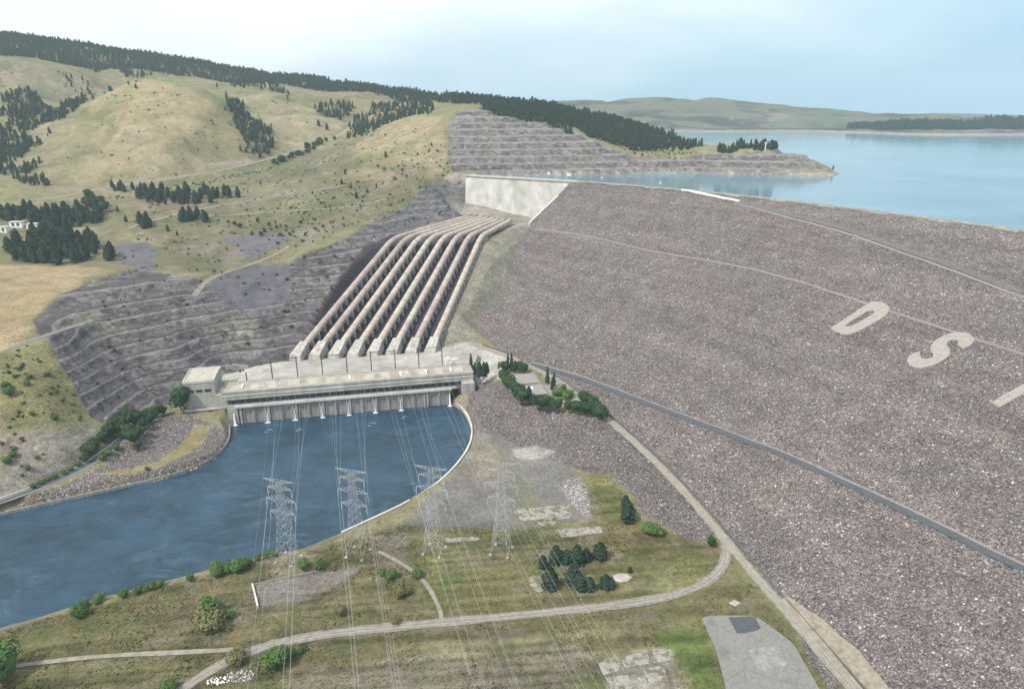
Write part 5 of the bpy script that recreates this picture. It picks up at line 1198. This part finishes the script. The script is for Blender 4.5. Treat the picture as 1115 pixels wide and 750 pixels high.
# solitary trees and shrubs on the hills
solo = [(420,171,6),(388,215,6),(382,205,5),(376,190,5),(372,200,5),(340,210,3),(262,163,5),(268,164,5),(275,165,5),(347,137,6),(356,141,6),(371,131,6),(236,92,4),(240,88,4),(140,92,3),(148,96,4),(183,252,6),(193,256,4),(247,272,3),(137,240,6),(128,229,5),(300,243,3),(330,240,3),(280,240,2.5),(360,230,3),(412,182,3),(455,170,3),(470,160,3),(400,210,4),(410,205,4),(430,195,3),(305,222,2.5),(270,210,2.5),(200,175,2),(110,165,2),(180,140,2),(230,130,2.5),(245,118,3),(215,160,2)]
trees_px('pine_tree', solo, 'scattered trees on the hillsides', 'small dark tree standing alone on the grassy hillside')
# the far forests: too many to count
def far_cards():
    out = []
    for k in range(4):
        V, F = merge(crown_cards('cone', 1.0, .30, 70, .085, 90+k), core('cone', 1.0, .26)); out.append((V, F))
    return out
FC = far_cards()
def forest(name, pts, hmin, hmax, **k):
    Vs = []; Fs = []; b = 0; pts = np.asarray(pts); z = ground(pts[:, 0], pts[:, 1])
    fm = M[k.pop('mat', 'pine')]; ok = z > 160 if k.pop('dry', False) else z > 0
    for (x, y), zz in zip(pts[ok], z[ok]):
        V, F = FC[random.randrange(4)]; h = random.uniform(hmin, hmax)*random.choice((.65, .85, 1, 1, 1.1, 1.3)); a = random.uniform(0, 6.28); c, s = math.cos(a), math.sin(a); w = h*random.uniform(.8, 1.25)
        Q = np.c_[(V[:, 0]*c-V[:, 1]*s)*w+x, (V[:, 0]*s+V[:, 1]*c)*w+y, V[:, 2]*h+zz-.5]; Vs.append(Q); Fs.append(F+b); b += len(Q)
    return tag(mesh_np(name, np.vstack(Vs), np.vstack(Fs), fm), **k)
def scatter(poly_px, n, extra_poly=None, rag=.35):
    P = hit(poly_px)[:, :2] if extra_poly is None else np.array(extra_poly); out = []
    x0, y0 = P.min(0); x1, y1 = P.max(0)
    while len(out) < n:
        X = rng.uniform(x0, x1, 4*n); Y = rng.uniform(y0, y1, 4*n); w = fbm(X, Y, 60, 3, 55); ok = (sdist(X, Y, P)+w*12 > 0) & (w > -rag)
        out += list(zip(X[ok], Y[ok]))
        if ok.sum() == 0: break
    return out[:n]
rg = [np.array(atY(*a)[:2]) for a in RDG]
band = []
for i, a in enumerate(RDG):
    if a[0] < -150: continue
    d = np.interp(a[0], [-100, 0, 250, 450, 600, 740], [340, 320, 220, 170, 210, 200]); r = rg[i]/np.linalg.norm(rg[i]); band.append((rg[i]-r*d, rg[i]+r*140))
BAND = [b[0] for b in band]+[b[1] for b in band][::-1]
forest('ridge_forest', scatter(None, 11000, BAND, .9), 9, 15, label='continuous dark pine forest along the skyline ridge', cat='forest', kind='stuff')
HF = []
HF += scatter([(2,108),(35,100),(62,120),(80,108),(92,112),(60,135),(48,160),(40,190),(60,208),(30,200),(0,190),(-30,150)], 900, rag=.2)
HF += scatter([(246,108),(262,112),(275,130),(296,142),(296,162),(285,172),(270,160),(262,145),(252,125)], 330)
HF += scatter([(248,88),(290,88),(316,100),(314,107),(290,97),(250,95)], 160)
HF += scatter([(340,115),(375,112),(390,118),(365,128),(348,124)], 110)
HF += scatter([(380,132),(420,112),(468,112),(474,124),(440,130),(400,150),(382,152)], 420)
HF += scatter([(95,72),(150,80),(178,82),(150,84),(100,78)], 70)
HF += scatter([(60,78),(92,88),(124,98),(112,102),(75,88)], 50)
HF += scatter([(520,118),(580,122),(640,132),(700,150),(765,159),(690,166),(650,154),(600,140),(560,128),(530,122)], 1300, rag=.5)
HF += [tuple(q[:2]) for q in hit([(random.uniform(782, 858), random.uniform(160.5, 162.5)) for _ in range(120)])]
HF += scatter([(900,180),(912,192),(906,190)], 10)
forest('hillside_woods', HF, 8, 14, label='dark pine woods in the valleys and on the lower hills', cat='woods', kind='stuff')
fp = scatter([(922,138),(950,132),(1000,130),(1060,131),(1115,131),(1200,130),(1200,139),(1100,139),(1060,137),(1020,142),(960,142)], 5200, rag=.3)
forest('far_shore_forest', fp, 15, 24, label='dark tree belt on the far shore of the reservoir', cat='forest', kind='stuff', dry=True)
# low scrub on cuts and hills
SC_ = scatter([(510,128),(600,140),(690,175),(690,188),(510,186)], 160, rag=.9)+scatter([(60,330),(200,300),(330,280),(490,200),(500,235),(410,262),(320,390),(200,430),(100,450)], 260, rag=.9)+scatter([(200,240),(480,150),(490,200),(330,270)], 300, rag=.9)+scatter([(640,150),(700,160),(770,165),(690,172)], 160)
SC_ = SC_[160:320]+SC_[420:]
SC_ += scatter([(60,200),(85,135),(150,88),(250,130),(275,165),(200,192)], 120, rag=.2)+scatter([(250,100),(300,104),(375,132),(330,162),(285,170)], 70, rag=.2)+scatter([(0,70),(60,82),(120,98),(40,110),(0,108)], 80, rag=.2)+scatter([(150,222),(380,150),(490,140),(495,195),(330,270),(230,300),(120,288)], 420, rag=.6)+scatter([(0,385),(60,372),(95,450),(110,480),(0,530)], 60, rag=.5)+[tuple(q[:2]) for q in hit([(x, 219-(x-100)*.198+random.uniform(.5, 5)) for x in np.random.default_rng(3).uniform(110, 300, 130)])]
FC = [merge(crown_cards('round', 1.0, .6, 40, .14, 70+k), core('round', 1.0, .62)) for k in range(4)]
forest('hill_scrub', SC_, 1.2, 3.6, mat='scrub', label='low dark scrub dotted over the rock cuts and slopes', cat='scrub', kind='stuff')

# loose riprap stones on the banks, grass tufts on the near plain and the left slope
def rnd_in(P, n):
    x0, y0 = P.min(0); x1, y1 = P.max(0); X = rng.uniform(x0, x1, n); Y = rng.uniform(y0, y1, n); m = pinside(X, Y, P); return X[m], Y[m]
X = []; Y = []
for pp, n in (([(502,447),(518,420),(545,414),(570,432),(610,448),(662,460),(700,492),(745,540),(783,577),(770,588),(745,586),(700,558),(660,520),(610,503),(560,482),(525,470)], 12000), ([(0,551),(60,532),(115,508),(140,480),(170,458),(205,452),(252,470),(248,490),(215,512),(130,534),(0,565)], 9000)):
    x, y = rnd_in(hit(pp)[:, :2], n); X.append(x); Y.append(y)
X = np.concatenate(X); Y = np.concatenate(Y); z, c, m, t = ground(X, Y, True); ok = (m[:, 0] > .6) & (z > .6)
for k, P in RW.items(): ok &= segdist(X, Y, P) > ROADS[k][1]+.8
boulders('riprap_stones', np.c_[X, Y, z+.1][ok], .3, 1.0, label='loose grey riprap stones on the river banks', cat='stones', kind='stuff')
X, Y = rnd_in(NEARF, 60000); x, y = rnd_in(hit([(0,385),(40,375),(70,410),(95,450),(110,478),(80,510),(40,525),(0,540),(-60,560),(-60,390)])[:, :2], 9000); X = np.r_[X, x]; Y = np.r_[Y, y]
z, c, m, t = ground(X, Y, True); cl_ = fbm(X, Y, 18, 4, 301)+.5*fbm(X, Y, 5, 2, 302); ok = (m[:, 2] > .35) & (z > 1.5) & (np.hypot(X, Y) > 200) & (cl_ > -.25)
for k, P in RW.items(): ok &= segdist(X, Y, P) > ROADS[k][1]+.5
for P in NOTUFT: ok &= sdist(X, Y, P) < 0
X, Y, z, c = X[ok], Y[ok], z[ok], c[ok]; n = len(X); V = []; 
h = rng.uniform(.08, .38, n)*(1+.5*(cl_[ok] > .35)); w = h*rng.uniform(.9, 1.8, n); quads = []
for j in range(3):
    a = rng.random(n)*6.28; dx = np.cos(a)*w; dy = np.sin(a)*w; lx = rng.uniform(-.4, .4, n)*h; ly = rng.uniform(-.4, .4, n)*h
    quads.append(np.stack([np.c_[X-dx, Y-dy, z-.05], np.c_[X+dx, Y+dy, z-.05], np.c_[X+dx*.7+lx, Y+dy*.7+ly, z+h], np.c_[X-dx*.7+lx, Y-dy*.7+ly, z+h*.8]], 1))
V = np.concatenate(quads).reshape(-1, 3); F = np.arange(len(V)).reshape(-1, 4); t = rng.random(n)[:, None]
tc_ = 1.15*c*np.where(t > .55, np.array([[1.5,1.4,1.15]]), np.array([[1.0,1.12,.85]]))*rng.uniform(.8, 1.25, (n, 1))
o = mesh_np('grass_tufts', V, F, M['tuft']); setcol(o, np.tile(np.repeat(tc_, 4, 0), (3, 1))); tag(o, 'dry grass tufts covering the near plain and the left slope', 'grass', kind='stuff')
# ------------------------------------------------------------------ houses and small towers
def house(px, w, d, h, rz, lab):
    q = gat([px])[0]; g = empty('house', tuple(q), rz, label=lab, cat='house', group='white houses in the grove')
    MB().box(-w/2, w/2, -d/2, d/2, -2, h).build('wall', M['white'], g)
    MB().prism([(-w/2-.5, -d/2-.5), (w/2+.5, -d/2-.5), (w/2+.5, d/2+.5), (-w/2-.5, d/2+.5)], h+.02, h+.7).build('roof', M['concl'], g)
    for x in (-w*.3, w*.1): MB().box(x, x+w*.2, -d/2-.1, -d/2-.02, 1.2, h-1).build('window', M['glass'], g)
for px, w, lab in [((3,250),13,'white house at the left edge below the upper grove'), ((19,246),16,'white house with two dark windows between the two groves'), ((36,247),13,'long low white house right of the other houses'), ((93,240),14,'pale flat-roofed house at the right of the upper grove')]:
    house(px, w, 9, 6.5, .15, lab)
for (x, y), lab in [((727,160), 'white stub tower on the hill left of the peninsula trees'), ((808,160), 'tall white marker tower on the peninsula before the trees'), ((833,162), 'short white marker tower at the right end of the peninsula trees')]:
    q = gat([(x, y)])[0]; g = empty('marker_tower', tuple(q), label=lab, cat='tower', group='white towers on the peninsula'); MB().tube([(0, 0, -2), (0, 0, 11)], [1.7, 1.3], 12).build('shaft', M['white'], g); MB().tube([(0, 0, 11.02), (0, 0, 12.6)], [2.1, 2.1], 12).build('cap', M['white'], g)
# light poles along the roads near the power house (thin, grey)
for k, px in enumerate([(215,441),(228,405),(105,486)]):
    q = gat([px])[0]

# ------------------------------------------------------------------ air
hz = MB().box(-8300, 8300, -8300, 8300, -60, float(max(gz.max()+25, CZ+12))).build('haze', M['white']); tag(hz, kind='stuff'); hz.data.materials.clear()
hm = bpy.data.materials.new('haze_air'); hm.use_nodes = True; nt = hm.node_tree; nt.nodes.clear()
out = nt.nodes.new('ShaderNodeOutputMaterial'); pv = nt.nodes.new('ShaderNodeVolumePrincipled'); pv.inputs['Density'].default_value = .66e-4; pv.inputs['Color'].default_value = (.74,.89,1,1); pv.inputs['Anisotropy'].default_value = .1
nt.links.new(pv.outputs[0], out.inputs['Volume']); hz.data.materials.append(hm); hz.display_type = 'WIRE'

# ------------------------------------------------------------------ sky, sun, camera
ELEV = math.radians(52); AZ = math.radians(-132)          # azimuth of the sun measured from +Y to +X: left and slightly behind the camera
w = bpy.data.worlds.new('World'); SC.world = w; w.use_nodes = True; nt = w.node_tree; nt.nodes.clear()
out = nt.nodes.new('ShaderNodeOutputWorld'); bg = nt.nodes.new('ShaderNodeBackground'); sky = nt.nodes.new('ShaderNodeTexSky'); sky.sky_type = 'NISHITA'; sky.sun_disc = False
sky.sun_elevation = ELEV; sky.sun_rotation = AZ; sky.air_density = 1.2; sky.dust_density = 2.0; sky.ozone_density = 1.0
tc = nt.nodes.new('ShaderNodeTexCoord'); mp = nt.nodes.new('ShaderNodeMapping'); mp.inputs['Scale'].default_value = (1, 1, 3.2); nt.links.new(tc.outputs['Generated'], mp.inputs[0])
n1 = noise(nt, mp.outputs[0], 1.3, 5, .5); sp = nt.nodes.new('ShaderNodeSeparateXYZ'); nt.links.new(tc.outputs['Generated'], sp.inputs[0])
hgt = mrange(nt, sp.outputs[2], .02, .30, 0, .55); lft = mrange(nt, sp.outputs[0], -.55, .4, .34, -.24)
cl = math_(nt, 'ADD', math_(nt, 'ADD', math_(nt, 'MULTIPLY', math_(nt, 'SUBTRACT', n1, .5), 1.5), hgt), lft)
veil = mixc(nt, .72, sky.outputs[0], (4.6, 7.6, 9.7))
fac = mrange(nt, cl, -.05, .55, 0, .95)
mx = mixc(nt, fac, veil, (10.4, 10.9, 11.1))
nt.links.new(mx, bg.inputs[0]); bg.inputs[1].default_value = .094; nt.links.new(bg.outputs[0], out.inputs[0])
sl = bpy.data.lights.new('sun', 'SUN'); sl.energy = 3.8; sl.angle = math.radians(6); sl.color = (1, .95, .88); so = bpy.data.objects.new('sun', sl); COL.objects.link(so)
dvec = Vector((math.sin(AZ)*math.cos(ELEV), math.cos(AZ)*math.cos(ELEV), math.sin(ELEV))); so.rotation_euler = (-dvec).to_track_quat('-Z', 'Y').to_euler(); so.location = (0, 0, 900)
cam = bpy.data.cameras.new('camera'); cam.lens = 24*1115/1115; cam.sensor_width = 36.0; cam.sensor_fit = 'HORIZONTAL'; cam.clip_start = 1; cam.clip_end = 40000
cam.lens = FP/1115*36
co = bpy.data.objects.new('camera', cam); COL.objects.link(co); co.location = (0, 0, CZ); co.rotation_euler = (math.pi/2-PIT, 0, 0); SC.camera = co
SC.view_settings.view_transform = 'Standard'; SC.view_settings.look = 'None'; SC.view_settings.exposure = .2; SC.view_settings.gamma = 1
SC.cycles.max_bounces = 6; SC.cycles.volume_bounces = 3; SC.cycles.use_denoising = True
